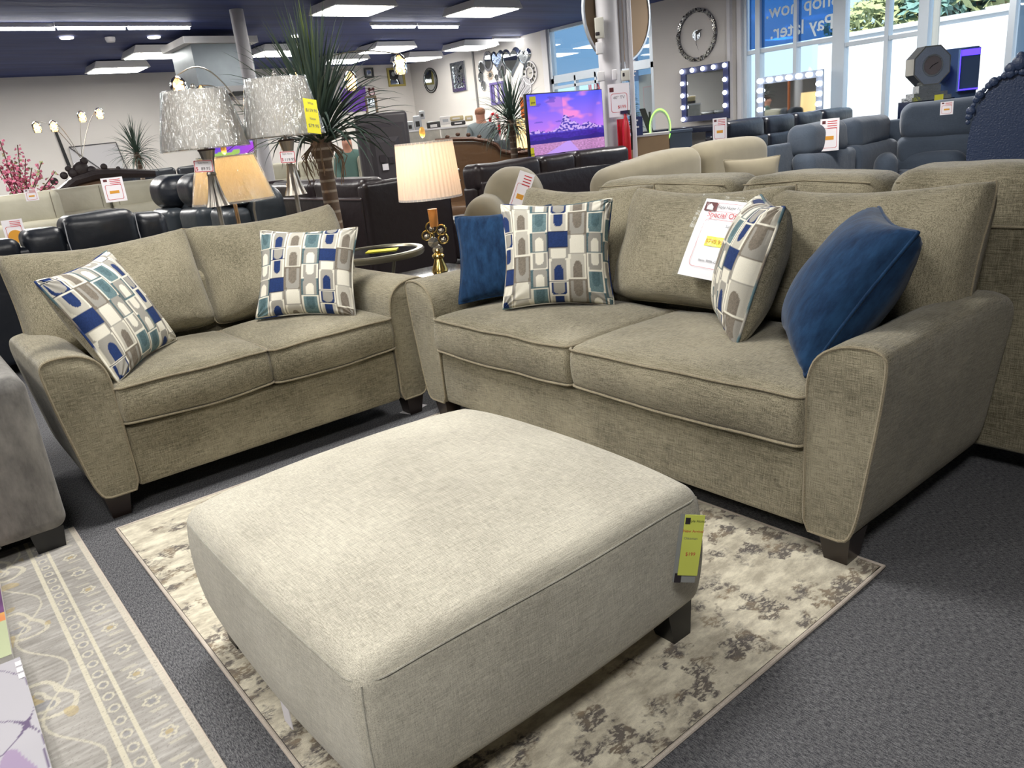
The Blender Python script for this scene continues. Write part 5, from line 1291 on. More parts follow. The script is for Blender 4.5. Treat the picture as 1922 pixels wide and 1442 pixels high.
# back of a dark panelled mirror
q = atD(722, 275, 11.0); t = T('panelled_mirror', 'large dark stepped-panel mirror back standing behind the small cream sofa', 'mirror'); put(t, Matrix.Translation((q.x, q.y, 0)) @ Matrix.Rotation(vd(q) + .12, 4, 'Z'))
dk = plain('charcoal_paint', (62, 58, 62), .45)
def pyr(w0, w1, z0, z1, y0, y1, ins): 
    return MB().add([(-w0, y0, z0), (w1, y0, z0), (w1, y0, z1), (-w0, y0, z1), (-w0 + ins, y1, z0 + ins), (w1 - ins, y1, z0 + ins), (w1 - ins, y1, z1 - ins), (-w0 + ins, y1, z1 - ins)], [(0, 1, 5, 4), (1, 2, 6, 5), (2, 3, 7, 6), (3, 0, 4, 7), (4, 5, 6, 7)])
slab(-.34, .36, 0, .2, .2, 1.72, 'outer_frame', dk, t, .05, 1, 2)
pyr(.30, .30, .3, 1.58, 0, -.05, .05).build('middle_panel', dk, t); pyr(.20, .20, .5, 1.40, -.05, -.10, .06).build('inner_panel', dk, t)
MB().box(-.08, -.125, .98, .0, -.1, 1.06).build('label', paper, t); MB().box(-.1, -.12, 1.08, -.02, -.1, 1.18).box(.02, -.12, 1.06, .08, -.1, 1.14).build('vent', ink, t); MB().box(-.3, 0, 0, .3, .18, .2).build('foot', dk, t)
# ------------------------------------------------------------------ wall mirrors and clocks
mir = plain('mirror_glass', (206, 212, 214), .03, 1.0); silver = plain('mirror_facets', (186, 192, 198), .12, .95, bump=.3, bscale=30); ylw = plain('antique_gold', (176, 160, 84), .5)
def wall_item(name, label, cat, px, py, group=None, back=False):
    c = atY(px, py, YW - .002) if back else atX(px, py, XW - .002)
    return T(name, label, cat, c, 0 if back else -PI / 2, group), c
def ring(r0, r1, th, seg=40, sz=1.0): return MB().lathe([(r0, 0), (r1, 0), (r1, th), (r0, th), (r0, 0)], seg, M=Matrix.Rotation(PI / 2, 4, 'X') @ Matrix.Diagonal((1, sz, 1, 1)), cap=False)
def disc(r, th, seg=40, sz=1.0, y=0.0): return MB().lathe([(0, 0), (r, 0), (r, th), (0, th)], seg, M=Matrix.Translation((0, y, 0)) @ Matrix.Rotation(PI / 2, 4, 'X') @ Matrix.Diagonal((1, sz, 1, 1)))
def rect_frame(w, h, f, th=.04):
    return MB().box(-w / 2, -th, -h / 2, w / 2, 0, -h / 2 + f).box(-w / 2, -th, h / 2 - f, w / 2, 0, h / 2).box(-w / 2, -th, -h / 2 + f, -w / 2 + f, 0, h / 2 - f).box(w / 2 - f, -th, -h / 2 + f, w / 2, 0, h / 2 - f)
t, c = wall_item('wall_mirror', 'square mirror in a yellow-gold frame on the back wall', 'mirror', 743, 145, back=True); rect_frame(.52, .46, .05).build('frame', ylw, t); MB().box(-.23, -.015, -.2, .23, -.01, .2).build('glass', mir, t); ring(.06, .16, .01, 30).build('rings', black_leg, t).location = (-.08, -.02, .08)
t, c = wall_item('wall_mirror', 'round mirror with a double dark-edged rim, left of the rectangular faceted one', 'mirror', 809, 151); disc(.26, .02, y=.0).build('glass', mir, t); m = ring(.29, .31, .03); m2 = ring(.24, .26, .03); m.add(m2.v, m2.f); m.build('rim', black_leg, t); ring(.26, .29, .025).build('mirrored_band', silver, t)
t, c = wall_item('wall_mirror', 'tall rectangular mirror with a faceted crystal centre', 'mirror', 862, 144); rect_frame(.58, .68, .08).build('frame', silver, t); fc = MB(); rnd = random.Random(3)
for k in range(60):
    x, z = rnd.uniform(-.2, .2), rnd.uniform(-.25, .25); s_ = .05; fc.add([(x - s_, -.01, z - s_), (x + s_, -.03, z - s_ * .5), (x + s_ * .6, -.015, z + s_), (x - s_, -.035, z + s_ * .4)], [(0, 1, 2, 3)])
fc.build('facets', silver, t, smooth=False); MB().box(-.22, -.012, -.27, .22, -.008, .27).build('glass', mir, t)
for px, py, r_, where in ((905, 126, .12, 'uppermost of the three in a column'), (904, 145, .10, 'middle of the three in a column'), (909, 161, .09, 'lowest of the three in a column')):
    t, c = wall_item('wall_mirror', 'small oval silver mirror, ' + where + ' left of the hearts', 'mirror', px, py, 'small oval mirrors'); disc(r_ * .8, .02, sz=1.2, y=-.0).build('glass', mir, t); ring(r_ * .8, r_, .03, sz=1.2).build('rim', silver, t)
t, c = wall_item('wall_mirror', 'oval mirror in a dark scalloped rim above the sunburst mirror', 'mirror', 917, 115); disc(.13, .02, sz=1.3).build('glass', mir, t); ring(.13, .17, .03, sz=1.3).build('rim', plain('pewter', (110, 110, 116), .4, .7), t)
t, c = wall_item('wall_mirror', 'beige sunburst mirror below the scalloped oval mirror', 'mirror', 921, 141); disc(.05, .02).build('glass', mir, t); sb = MB()
for k in range(16):
    a = 2 * PI * k / 16; sb.add([(math.cos(a) * .06 - math.sin(a) * .015, -.01, math.sin(a) * .06 + math.cos(a) * .015), (math.cos(a) * .06 + math.sin(a) * .015, -.01, math.sin(a) * .06 - math.cos(a) * .015), (math.cos(a) * .15, -.02, math.sin(a) * .15)], [(0, 1, 2)])
sb.build('rays', plain('beige_rays', (160, 140, 120), .5), t)
for px, py, r_, where in ((945, 131, .10, 'light one under the blue heart'), (940, 139, .07, 'dark-centred one under the blue heart'), (933, 145, .05, 'smallest one under the blue heart')):
    t, c = wall_item('wall_mirror', 'small round decorative mirror, ' + where, 'mirror', px, py, 'small round mirrors'); disc(r_ * .75, .02, sz=1.3).build('glass', mir, t); ring(r_ * .75, r_, .03, sz=1.3).build('rim', plain('pewter', (0, 0, 0)), t)
def heart(s_, n=40):
    P = []
    for k in range(n):
        a = 2 * PI * k / n; P.append((.062 * s_ * 16 * math.sin(a) ** 3 / 1.0, .062 * s_ * (13 * math.cos(a) - 5 * math.cos(2 * a) - 2 * math.cos(3 * a) - math.cos(4 * a))))
    return P
def heart_mirror(label, px, py, s_, glassm):
    t, c = wall_item('heart_mirror', label, 'mirror', px, py); a, b_ = heart(s_), heart(s_ * .78); n = len(a)
    MB().add([(x, -.01, z) for x, z in a] + [(x, -.05, z) for x, z in b_], [(i, (i + 1) % n, n + (i + 1) % n, n + i) for i in range(n)]).build('bevelled_rim', silver, t)
    MB().prism(b_, -.03, -.02).build('glass', glassm, t); return t
heart_mirror('large heart-shaped mirror on the right-hand wall', 960, 114, .36, mir)
heart_mirror('bluish faceted heart wall piece left of the large heart mirror', 934, 112, .26, plain('blue_facets', (110, 124, 150), .15, .9, bump=.8, bscale=18))
heart_mirror('partly hidden faceted heart at the right of the large heart mirror', 985, 108, .24, silver)
def clock_face(t, r, dark):
    ring(r * .9, r, .03, 48).build('rim', white_paint, t); ring(r * .46, r * .55, .03, 40).build('inner_ring', white_paint, t); m = MB()
    for k in range(12):
        a = 2 * PI * k / 12; ca, sa = math.cos(a), math.sin(a); w_ = .07 * r
        m.add([(ca * r * .55 - sa * w_, -.012, sa * r * .55 + ca * w_), (ca * r * .55 + sa * w_, -.012, sa * r * .55 - ca * w_), (ca * r * .9 + sa * w_ * 1.3, -.012, sa * r * .9 - ca * w_ * 1.3), (ca * r * .9 - sa * w_ * 1.3, -.012, sa * r * .9 + ca * w_ * 1.3)], [(0, 1, 2, 3)])
    m.build('numerals', dark, t); disc(r * .9, .004, y=-.0).build('back_plate', plain('clock_grey', (176, 172, 166), .6), t)
    MB().box(-.01, -.02, -.01, r * .35, -.016, .005).build('hand', dark, t)
t, c = wall_item('wall_clock', 'round white openwork clock with black numeral blocks beside the heart mirror', 'clock', 995, 137); clock_face(t, .25, black_leg)
t, c = wall_item('wall_clock', 'half-hidden grey round clock under the white openwork clock', 'clock', 986, 163); disc(.22, .02).build('face', plain('grey_face', (168, 166, 170), .5), t); ring(.21, .235, .03).build('rim', white_paint, t); MB().box(-.005, -.03, -.01, .005, -.025, .14).build('hand', black_leg, t)
t, c = wall_item('wall_shelf_frame', 'violet panelled frame behind the mid-sized palm', 'wall decoration', 936, 175); rect_frame(.55, .5, .05).build('frame', plain('violet', (104, 92, 150), .5), t); MB().box(-.2, -.02, -.2, -.14, -.01, .2).box(-.03, -.02, -.2, .03, -.01, .2).box(.14, -.02, -.2, .2, -.01, .2).build('bars', plain('violet', (0, 0, 0)), t)
t, c = wall_item('picture', 'purple patterned canvas on the back wall behind the tall palm leaves', 'picture', 670, 186, back=True); MB().box(-.45, -.03, -.30, .27, 0, .30).build('canvas', plain('purple_canvas', (104, 58, 170), .6, noise_amt=.5, nscale=7), t)
t, c = wall_item('wall_clock', 'little dark red alarm-shaped clock beside the purple canvas', 'clock', 697, 174, back=True); disc(.09, .03).build('case', plain('dark_red', (90, 30, 36), .5), t); disc(.06, .005, y=-.03).build('face', plain('pink_face', (222, 200, 204), .5), t); MB().sphere((-.06, -.02, .09), .035, 6).sphere((.06, -.02, .09), .035, 6).build('bells', plain('dark_red', (0, 0, 0)), t)
t, c = wall_item('wall_mirror', 'narrow mirror in a scrolled bronze frame below the little red clock', 'mirror', 697, 203, back=True); rect_frame(.35, .6, .05).build('frame', plain('bronze_scroll', (120, 104, 84), .5, .4, bump=.6, bscale=30), t); MB().box(-.13, -.015, -.25, .13, -.01, .25).build('glass', mir, t)
t, c = wall_item('wall_clock', 'small square dark-framed wall piece near the back wall top', 'clock', 692, 137, back=True); rect_frame(.26, .24, .04).build('frame', black_leg, t); disc(.07, .01).build('face', mir, t)
# crystal clock on the pier
t, c = wall_item('wall_clock', 'large round clock with a glittering crystal rim and open centre', 'clock', 1308, 66); rnd = random.Random(9); m = MB(); m2 = MB()
for k in range(520):
    a = rnd.random() * 2 * PI; r_ = rnd.uniform(.375, .435); s_ = rnd.uniform(.008, .016); (m if k % 3 else m2).sphere((math.cos(a) * r_, -.02 - rnd.random() * .015, math.sin(a) * r_), s_, 3)
ring(.37, .44, .015, 56).build('backing_ring', plain('pewter', (0, 0, 0)), t); tag(m.build('crystals', plain('bright_crystal', (226, 224, 214), .08, .6), t, smooth=False), kind='stuff'); tag(m2.build('dark_crystals', plain('smoky_crystal', (110, 104, 100), .1, .8), t, smooth=False), kind='stuff')
disc(.085, .02).build('hub', silver, t); h_ = MB().add([(-.006, -.03, 0), (.006, -.03, 0), (.012, -.03, -.15), (.06, -.03, -.28), (.0, -.03, -.15)], [(0, 1, 2, 3, 4)]); h_.add([(-.01, -.03, .05), (.0, -.03, .07), (.15, -.03, .08), (0, -.03, 0)], [(0, 1, 2, 3)]); h_.build('hands', black_leg, t, smooth=False)
# ------------------------------------------------------------------ vanity corner
bulb_m = emis('frosted_bulb', (235, 240, 255), 5.5)
def vanity(label, px0, py0, px1, py1, X, pts, frame_m):
    a = atX(px0, (py0 + py1) / 2, X); b_ = atX(px1, (py0 + py1) / 2, X); zt = atX((px0 + px1) / 2, py0, X).z; zb = atX((px0 + px1) / 2, py1, X).z
    t = T('vanity_mirror', label, 'mirror', (X, (a.y + b_.y) / 2, zb), -PI / 2); w_ = abs(a.y - b_.y); h_ = zt - zb
    f_ = .11
    MB().box(-w_ / 2, -.04, 0, w_ / 2, 0, f_ * .9).box(-w_ / 2, -.04, h_ - f_, w_ / 2, 0, h_).box(-w_ / 2, -.04, f_ * .9, -w_ / 2 + f_, 0, h_ - f_).box(w_ / 2 - f_, -.04, f_ * .9, w_ / 2, 0, h_ - f_).build('frame', frame_m, t)
    MB().box(-w_ / 2 + f_, -.02, f_ * .9, w_ / 2 - f_, -.01, h_ - f_).build('glass', mir, t)
    for (u, v) in pts: MB().sphere((-w_ / 2 + f_ / 2 + u * (w_ - f_), -.075, f_ / 2 + v * (h_ - f_)), .038, 8).build('bulb', bulb_m, t)
    return t, w_, h_
nvf = plain('navy_frame', (26, 36, 78), .4)
vanity('bulb-lit navy framed vanity mirror below the crystal clock', 1281, 122, 1370, 226, 12.05, [(0, 1), (.25, 1), (.5, 1), (.75, 1), (1, 1), (0, .75), (0, .5), (0, .25), (0, 0), (1, .72), (1, .46), (1, .2)], nvf)
vanity('mirror ringed with round white bulbs standing in front of the windows', 1424, 138, 1546, 225, 11.9, [(k / 6, 1) for k in range(7)] + [(0, .75), (0, .5), (0, .25), (1, .75), (1, .5), (1, .25)], plain('silver_frame', (150, 160, 176), .3, .5))
t = T('vanity_desk', 'dark glossy vanity desk under the bulb-lit navy mirror', 'desk', (11.75, 9.2, 0)); MB().rbox((0, 0, 1.02), (.32, .95, .05), .01, 2, 2).build('desktop', plain('navy_gloss', (22, 30, 52), .2), t)
for s_ in (-1, 1): MB().box(-.28, s_ * .9 - .35 * (s_ > 0), 0, .28, s_ * .9 + .35 * (s_ < 0), .97).build('pedestal', plain('navy_gloss', (0, 0, 0)), t)
t = T('vanity_desk', 'dark low dresser under the second bulb mirror by the windows', 'dresser', (11.7, 7.45, 0)); MB().rbox((.1, 0, .52), (.25, .75, .50), .01, 2, 2).build('body', plain('navy_gloss', (0, 0, 0)), t)
for k in range(3): MB().box(-.165, -.7, .1 + k * .3, -.15, .7, .36 + k * .3).build('drawer', plain('navy_gloss', (0, 0, 0)), t)
def counter(name, label, cat, px0, px1, py, D, H, depth, mat, topm=None):
    a = atD(px0, py, D); b_ = atD(px1, py, D); c = (a + b_) / 2; w_ = math.hypot(a.x - b_.x, a.y - b_.y)
    t = T(name, label, cat); put(t, Matrix.Translation((c.x, c.y, 0)) @ Matrix.Rotation(vd(c), 4, 'Z'))
    MB().box(-w_ / 2, 0, 0, w_ / 2, depth, H - .03).build('body', mat, t); MB().box(-w_ / 2 - .01, -.015, H - .03, w_ / 2 + .01, depth + .01, H).build('top', topm or mat, t); return t, w_
dz = lambda px, py, D: atD(px, py, D).z
counter('wooden_counter', 'pale wooden counter with white top behind the beige sofa', 'counter', 1181, 1256, 260, 10.6, dz(1218, 251, 10.6), .5, plain('light_wood', (158, 132, 100), .6, noise_amt=.1), white_paint)
counter('grey_cabinet', 'plain slate cabinet right of the wooden counter', 'cabinet', 1257, 1299, 260, 10.9, dz(1278, 244, 10.9), .45, plain('slate_cabinet', (66, 82, 104), .5))
q = atD(1239, 240, 10.95); t = T('ring_light', 'green-glowing oval ring ornament on the counter', 'ornament', q, vd(q)); ring(.11, .135, .06, 36, 1.75).build('ring', plain('white_gloss', (190, 200, 180), .3), t); ring(.13, .142, .065, 36, 1.72).build('green_edge', emis('green_glow', (140, 235, 90), 1.6), t); MB().box(-.2, -.05, -.28, .12, .08, -.24).build('base', black_leg, t)
q = atD(1218, 232, 11.1); t = T('easel', 'black angled easel stand leaning beside the green ring ornament', 'stand', q, vd(q)); MB().add([(-.12, 0, .2), (-.04, 0, .2), (.10, 0, -.24), (.02, 0, -.24)], [(0, 3, 2, 1)]).box(.0, .01, -.1, .03, .03, .15).build('struts', black_leg, t, smooth=False)
q = atD(1195, 237, 10.4); t = T('brochure_holder', 'navy brochure board with white lines on the wooden counter', 'brochure holder', q, vd(q)); MB().box(-.075, 0, -.115, .075, .02, .115).build('board', plain('brochure_navy', (34, 50, 104), .4), t); MB().box(-.06, -.003, .06, .02, 0, .08).box(-.06, -.003, .03, .0, 0, .05).box(-.06, -.003, -.02, .03, 0, .0).build('lines', paper, t)
q = atD(1176, 262, 10.0); t = T('fire_extinguisher', 'red fire extinguisher at the right side of the column', 'fire extinguisher', (q.x, q.y, 0)); redp = plain('extinguisher_red', (178, 28, 34), .3)
t.scale = (1, 1, dz(1176, 207, 10.0) / 1.5)
MB().lathe([(.07, .72), (.085, .78), (.085, 1.26), (.06, 1.36), (.03, 1.42), (.03, 1.46)], 24, M=Matrix.Diagonal((.6, .6, 1, 1))).build('cylinder', redp, t); MB().box(-.02, -.06, 1.46, .02, .06, 1.50).build('valve', black_leg, t); MB().tube([(.02, 0, 1.48), (.09, 0, 1.44), (.10, 0, 1.2), (.09, 0, 1.0)], .012, 6).build('hose', black_leg, t); MB().box(-.06, .075, .7, .06, .09, 1.4).build('bracket', redp, t)
q = atD(1186, 215, 12.0); t = T('christmas_tree', 'small dark green tabletop tree behind the column', 'tree', (q.x, q.y, .95)); rnd = random.Random(2); m = MB()
for k in range(200):
    z = rnd.random(); a = rnd.random() * 2 * PI; r_ = .17 * (1 - z) + .02; blade(m, (0, 0, .15 + z * .75), a, .3, r_ * 1.3, .02, .8, rnd, 3)
m.build('needles', plain('fir_green', (42, 72, 54), .8), t, smooth=False); MB().lathe([(.06, 0), (.05, .1), (.012, .12), (.01, .9)], 10).build('stem', plain('bark', (0, 0, 0)), t)
t2 = T('plinth', 'plain plinth under the small tabletop tree', 'plinth', (q.x, q.y, 0)); MB().box(-.15, -.15, 0, .15, .15, .95).build('block', white_paint, t2)
# octagonal mirrored clock on its stepped plinth, tower speaker
q = atD(1738, 188, 10.9); t = T('octagonal_clock', 'octagonal mirrored clock on a stepped mirrored foot in front of the windows', 'clock', (q.x, q.y, q.z), vd(q) + .5); t.scale = (.86, .86, .86); z0 = 0
MB().box(-.27, -.14, 0, .27, .14, .05).box(-.23, -.11, .05, .23, .11, .10).box(-.15, -.08, .10, .15, .08, .19).build('stepped_foot', silver, t)
oc = [(math.cos(PI / 8 + k * PI / 4) * .27, .44 + math.sin(PI / 8 + k * PI / 4) * .27) for k in range(8)]
MB().prism(oc, -.10, .12).build('case', plain('mirror_side', (170, 172, 170), .1, .9), t, sharp=20); oi = [(x * .93, .44 + (z - .44) * .93) for x, z in oc]
MB().prism(oi, -.106, -.099).build('dial', plain('glitter_dial', (150, 160, 178), .3, .15, bump=1.0, bscale=120), t); M0 = Matrix.Translation((0, -.105, .44)) @ Matrix.Rotation(PI / 2, 4, 'X')
MB().lathe([(.12, 0), (.14, 0), (.14, .015), (.12, .015), (.12, 0)], 36, M=M0, cap=False).build('centre_ring', silver, t); MB().lathe([(0, 0), (.12, 0), (.12, .006), (0, .006)], 30, M=M0).build('centre_glass', plain('rose_glass', (140, 130, 132), .2, .4), t)
MB().tube([(-.0, -.115, .44), (.07, -.115, .47)], .004, 5).tube([(0, -.115, .44), (-.04, -.115, .40)], .004, 5).build('hands', black_leg, t)
pz = q.z; t2 = T('pedestal', 'dark pedestal under the octagonal clock behind the slate chair', 'pedestal', (q.x, q.y, 0), vd(q) + .5); MB().box(-.26, -.14, 0, .26, .14, pz).build('block', plain('navy_gloss', (0, 0, 0)), t2)
c = atD(1762, 186, 10.55); yk = T('price_tag', 'yellow tag at the foot of the octagonal clock', 'tag', c, vd(c)); MB().box(-.045, 0, -.05, .045, .003, .05).build('card', paper_y, yk)
q = atD(1788, 190, 11.5); t = T('tower_speaker', 'tall slate tower speaker with a violet-lit front, right of the octagonal clock', 'speaker'); put(t, Matrix.Translation((q.x, q.y, 0)) @ Matrix.Rotation(vd(q) + .25, 4, 'Z')); ztp = dz(1800, 90, 11.5)
twm = plain('tower_slate', (66, 88, 124), .35); MB().rbox((0, .12, ztp / 2), (.245, .15, ztp / 2), .01, 2, 2).build('cabinet', twm, t); MB().box(.02, -.12, ztp - .50, .235, -.03, ztp - .02).build('front_box', twm, t)
MB().box(.03, -.125, ztp - .10, .23, -.119, ztp - .03).box(.022, -.125, ztp - .49, .23, -.119, ztp - .475).box(.018, -.125, ztp - .49, .026, -.119, ztp - .03).build('violet_strip', emis('violet_glow', (70, 50, 255), 2.2), t)
MB().lathe([(0, 0), (.075, 0), (.08, .01), (.075, .012), (0, .012)], 30, M=Matrix.Translation((-.13, -.032, ztp - .26)) @ Matrix.Rotation(PI / 2, 4, 'X') @ Matrix.Diagonal((1, 1.5, 1, 1))).build('port', plain('port_blue', (40, 62, 100), .5), t)
# ------------------------------------------------------------------ counters, goods and people at the back
crd = lambda label, a, b_, py, D, H, m: counter('display_cabinet', label, 'display cabinet', a, b_, py, D, H, .45, m, white_paint)
crd('white display cabinet with dark goods on top, left of the customer', 828, 888, 250, 14.6, dz(858, 236, 14.6), plain('cabinet_pale', (170, 166, 158), .4, noise_amt=.3, nscale=12))
crd('long pale shelf unit at the back right of the dark panelled mirror', 757, 826, 250, 15.2, dz(790, 243, 15.2), plain('cabinet_pale', (0, 0, 0)))
rnd = random.Random(12); goods = [plain('goods_black', (34, 32, 34), .4), plain('goods_white', (210, 206, 204), .5), plain('goods_clear', (170, 172, 176), .2), plain('goods_beige', (186, 170, 130), .6)]
GD = [(770, 238, 12, 18, 2, 'clear display box stack', 'on the pale shelf unit'), (784, 232, 14, 26, 2, 'tall clear acrylic box', 'on the pale shelf unit'), (814, 236, 24, 14, 0, 'black ornamental car model', 'on the pale shelf unit'), (836, 226, 20, 14, 1, 'white box with black car print', 'on the white display cabinet'), (856, 222, 26, 8, 3, 'beige packet row', 'on the white display cabinet, back row'), (860, 231, 26, 7, 0, 'black toy car', 'on the white display cabinet'), (880, 222, 14, 9, 3, 'beige carton', 'on the white display cabinet right end'), (792, 216, 10, 14, 2, 'small clear box', 'topmost on the acrylic box')]
for px, py, w_, h_, mi, nm, where in GD:
    D = 14.7 if px > 828 else 15.3; c = atD(px, py, D); ww, hh = w_ / 1440 * D / 2, h_ / 1440 * D / 2; t = T('boxed_goods', nm + ' ' + where, 'goods', (c.x, c.y, c.z - hh), vd(c))
    MB().rbox((0, .1, hh), (ww, .1, hh), .02, 2, 2).build('carton', goods[mi], t); MB().box(-ww * .5, -.004, hh * .6, ww * .5, 0, hh * 1.3).build('print', goods[(mi + 1) % 3], t)
q = atD(930, 250, 13.6); t = T('candy_cane', 'tall red and white candy cane decoration right of the customer', 'decoration', (q.x, q.y, 0), vd(q)); zt = dz(930, 212, 13.6) 
P = [(.07, 0, .02 + k * .1) for k in range(int((zt - .12) * 10))] + [(.07 * math.cos(a), 0, zt - .12 + .11 * math.sin(a)) for a in [PI * k / 8 for k in range(9)]] + [(-.07, 0, zt - .2)]
m = MB().tube(P, .024, 10); m.c = [lin((206, 40, 50)) if ((i // 10) % 3) else lin((236, 232, 232)) for i in range(len(m.v))]; m.build('cane', painted('cane_paint', .3), t)
for px, py, w_, h_, col, lab in ((757, 268, 16, 30, (190, 110, 60), 'orange-brown wooden cabinet post behind the television'),):
    q = atD(987, 205, 12.6); t = T('orange_poster_stand', 'orange poster stand left of the television top', 'poster', (q.x, q.y, 0), vd(q)); MB().box(-.08, 0, 1.1, .06, .03, dz(987, 182, 12.6)).build('poster', plain('orange_poster', (206, 112, 50), .6), t); MB().box(-.02, .0, 0, .02, .03, 1.1).build('post', black_leg, t)
# wall pieces at the left: folded screen frame, black tube, wires
t, c = wall_item('wall_panel', 'thin grey wire frame with a pale panel on the left of the back wall', 'frame', 184, 300, back=True)
MB().box(-.5, -.05, -.45, .45, -.03, .30).build('panel', plain('pale_panel', (190, 188, 190), .6), t); MB().tube([(-.5, -.06, .30), (.42, -.06, .32), (.55, -.06, -.5)], .012, 5).tube([(-.5, -.06, .3), (.3, -.06, -.5)], .012, 5).build('wires', plain('wire_grey', (90, 88, 90), .5), t)
t, c = wall_item('cable_cover', 'slanted black cable cover on the left part of the back wall', 'cable cover', 113, 275, back=True); MB().add([(-.05, -.02, .42), (.0, -.02, .42), (.10, -.02, -.42), (.03, -.02, -.42)], [(0, 3, 2, 1)]).build('strip', black_leg, t, smooth=False)
t, c = wall_item('television', 'wall screen with violet and green picture behind the lit cream lamp', 'television', 430, 276, back=True); MB().box(-.7, -.05, -.3, .6, 0, .3).build('casing', black_leg, t)
s_ = paint_rect(1.24, .54, 40, 20, lambda u, v: lin((70 + 60 * u, 50 + 60 * (v > .6), 150 + 40 * v)) if noise.noise(Vector((u * 4, v * 3, 2))) < .2 else lin((120, 150, 70))).build('screen', painted('wall_screen', .3, emit=.7), t); s_.location = (-.05, -.055, 0)
# people
def skin(nodes, edges, radii, sub=2, root=0):
    me = bpy.data.meshes.new('sk'); me.from_pydata(nodes, edges, []); o = bpy.data.objects.new('sk', me); COL.objects.link(o)
    m = o.modifiers.new('s', 'SKIN'); m.use_smooth_shade = True; s2 = o.modifiers.new('u', 'SUBSURF'); s2.levels = sub; s2.render_levels = sub
    for i, r_ in enumerate(radii):
        rr = r_ if isinstance(r_, tuple) else (r_, r_); me.skin_vertices[0].data[i].radius = rr; me.skin_vertices[0].data[i].use_root = (i == root)
    dg = bpy.context.evaluated_depsgraph_get(); e = bpy.data.meshes.new_from_object(o.evaluated_get(dg)); out = MB(); out.v = [tuple(v.co) for v in e.vertices]; out.f = [tuple(p.vertices) for p in e.polygons]; out.mi = [0] * len(out.f)
    bpy.data.objects.remove(o); bpy.data.meshes.remove(me); bpy.data.meshes.remove(e); return out
def person(label, p, rz, H, top_c, leg_c, hair_c, bald):
    t = T('person', label, 'person', (p.x, p.y, 0), rz); k = H / 1.75
    N = [(0, 0, .95), (0, .01, 1.12), (0, .02, 1.30), (0, .01, 1.45), (0, -.0, 1.52), (0, -.02, 1.60), (0, -.03, 1.70)]; E = [(i, i + 1) for i in range(6)]; Rr = [(.15, .11), (.14, .10), (.16, .11), (.09, .07), .060, (.088, .10), (.078, .09)]
    for s_ in (-1, 1):
        b0 = len(N); N += [(s_ * .18, .01, 1.43), (s_ * .23, .03, 1.15), (s_ * .22, -.08, .92), (s_ * .215, -.13, .86), (s_ * .21, -.16, .82)]; E += [(3, b0), (b0, b0 + 1), (b0 + 1, b0 + 2), (b0 + 2, b0 + 3), (b0 + 3, b0 + 4)]; Rr += [.055, .045, .032, (.04, .018), (.036, .016)]
        for f_, (dx, L) in enumerate(((-.03, .06), (-.011, .075), (.008, .07), (.026, .055))):
            q0 = len(N); N += [(s_ * .21 + dx, -.18, .80), (s_ * .21 + dx * 1.1, -.19, .80 - L * .7)]; E += [(b0 + 4, q0), (q0, q0 + 1)]; Rr += [.009, .007]
        q0 = len(N); N += [(s_ * .21 - s_ * .045, -.17, .84), (s_ * .21 - s_ * .055, -.19, .80)]; E += [(b0 + 3, q0), (q0, q0 + 1)]; Rr += [.011, .009]
        b1 = len(N); N += [(s_ * .09, 0, .85), (s_ * .10, -.01, .48), (s_ * .10, .02, .09), (s_ * .105, -.12, .04)]; E += [(0, b1), (b1, b1 + 1), (b1 + 1, b1 + 2), (b1 + 2, b1 + 3)]; Rr += [.085, .06, .042, (.045, .03)]
    sc = lambda L: [(x * k, y * k, z * k) for x, y, z in L]
    skm = plain('skin', (196, 142, 120), .6)
    body = skin(sc(N), E, Rr).build('body', skm, t, sharp=0)
    C = [(0, 0, .88), (0, .01, 1.1), (0, .02, 1.30), (0, .015, 1.44), (0, .03, 1.51)]; CE = [(0, 1), (1, 2), (2, 3), (3, 4)]; CR = [(.175, .13), (.165, .125), (.185, .13), (.13, .095), (.085, .08)]
    for s_ in (-1, 1):
        b0 = len(C); C += [(s_ * .185, .01, 1.42), (s_ * .25, .03, 1.15), (s_ * .225, -.08, .93)]; CE += [(3, b0), (b0, b0 + 1), (b0 + 1, b0 + 2)]; CR += [.075, .066, .048]
    skin(sc(C), CE, CR).build('hoodie', plain('cloth_' + label[:8], top_c, .9), body)
    G = [(0, 0, .95), (.09, 0, .86), (.10, -.01, .48), (.10, .02, .1), (-.09, 0, .86), (-.10, -.01, .48), (-.10, .02, .1)]
    skin(sc(G), [(0, 1), (1, 2), (2, 3), (0, 4), (4, 5), (5, 6)], [(.16, .12), .10, .078, .06, .10, .078, .06]).build('trousers', plain('trousers_' + label[:8], leg_c, .9), body)
    if bald: MB().sphere((0, .005 * k, 1.665 * k), .104 * k, 8, (.86, 1, .62)).build('hair', plain('thin_hair', hair_c, .8), body)
    else: MB().sphere((0, .01 * k, 1.68 * k), .105 * k, 8, (.85, 1, 1)).build('hair', plain('dark_hair', hair_c, .6), body)
    f_ = MB().sphere((-.03 * k, -.115 * k, 1.665 * k), .010 * k, 5).sphere((.03 * k, -.115 * k, 1.665 * k), .010 * k, 5); f_.build('eyes', ink, body)
    MB().taper((0, -.12 * k), (.012 * k, .012 * k), (.004 * k, .004 * k), 1.615 * k, 1.655 * k).build('nose', skm, body); MB().box(-.022 * k, -.118 * k, 1.588 * k, .022 * k, -.108 * k, 1.594 * k).build('mouth', plain('lips', (160, 90, 84), .6), body)
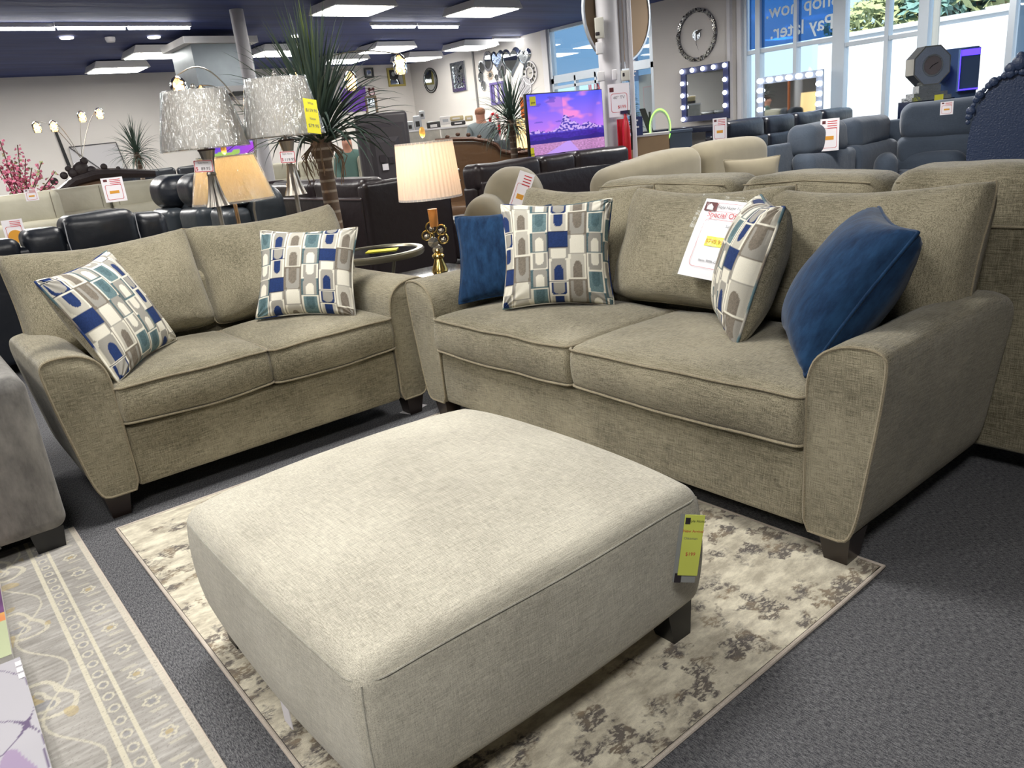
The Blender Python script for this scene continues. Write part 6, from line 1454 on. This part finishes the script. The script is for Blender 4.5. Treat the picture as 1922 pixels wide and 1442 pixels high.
    for s_ in (-1, 1): MB().sphere((s_ * .078 * k, -.02 * k, 1.645 * k), .026 * k, 6, (.4, .8, 1.2)).build('ear', skm, body)
    return t
q = atD(905, 250, 13.6); person('person in a light grey hoodie with short thin hair, standing with their back turned', q, vd(q) + PI + .15, 1.76, (132, 142, 146), (50, 54, 64), (168, 122, 98), True)
q = atD(652, 275, 13.0); person('dark-haired person in a teal-grey top glimpsed behind the tall palm roots', q, vd(q), 1.50, (90, 118, 112), (50, 54, 64), (50, 36, 30), False)
EXPO = 0.66
for (x, y, e) in ((-2.2, 2.6, 48), (2.4, 6.8, 60), (-.6, -.4, 62), (-2.4, 5.6, 45), (5.6, 3.2, 80), (-.5, 9.0, 85), (6.0, 7.5, 50), (9.5, 5.5, 110), (1.0, 2.8, 64), (1.5, 14.5, 230), (9.0, 14, 170)):
    area('ceiling_lamp_light', (x, y, 3.2), 1.0, .7, e)
su = bpy.data.lights.new('sun', 'SUN'); su.energy = 4.0; su.angle = .01; su.color = (1, .96, .9)
o = bpy.data.objects.new('sun', su); COL.objects.link(o); o.rotation_euler = Vector((.75, .35, -.62)).to_track_quat('-Z', 'Y').to_euler()
w.node_tree.nodes['Background'].inputs[0].default_value = (.58, .78, 1, 1); w.node_tree.nodes['Background'].inputs[1].default_value = 1.0
# ------------------------------------------------------------------ camera
cam = bpy.data.cameras.new('camera'); co = bpy.data.objects.new('camera', cam); COL.objects.link(co)
cam.sensor_width = 36; cam.sensor_fit = 'HORIZONTAL'; cam.lens = 36 * F0 / 1922; cam.clip_end = 300
def world_of(v): return Vector((_U.dot(v), _W.dot(v), _up.dot(v)))
ex, ey, ez = world_of(Vector((1, 0, 0))), world_of(Vector((0, -1, 0))), world_of(Vector((0, 0, -1)))
Mx = Matrix((ex, ey, ez)).transposed().to_4x4(); Mx.translation = EYE; co.matrix_world = Mx
S.camera = co
S.view_settings.view_transform = 'Standard'; S.view_settings.look = 'None'; S.view_settings.gamma = 1; S.view_settings.use_curve_mapping = False
S.view_settings.exposure = EXPO
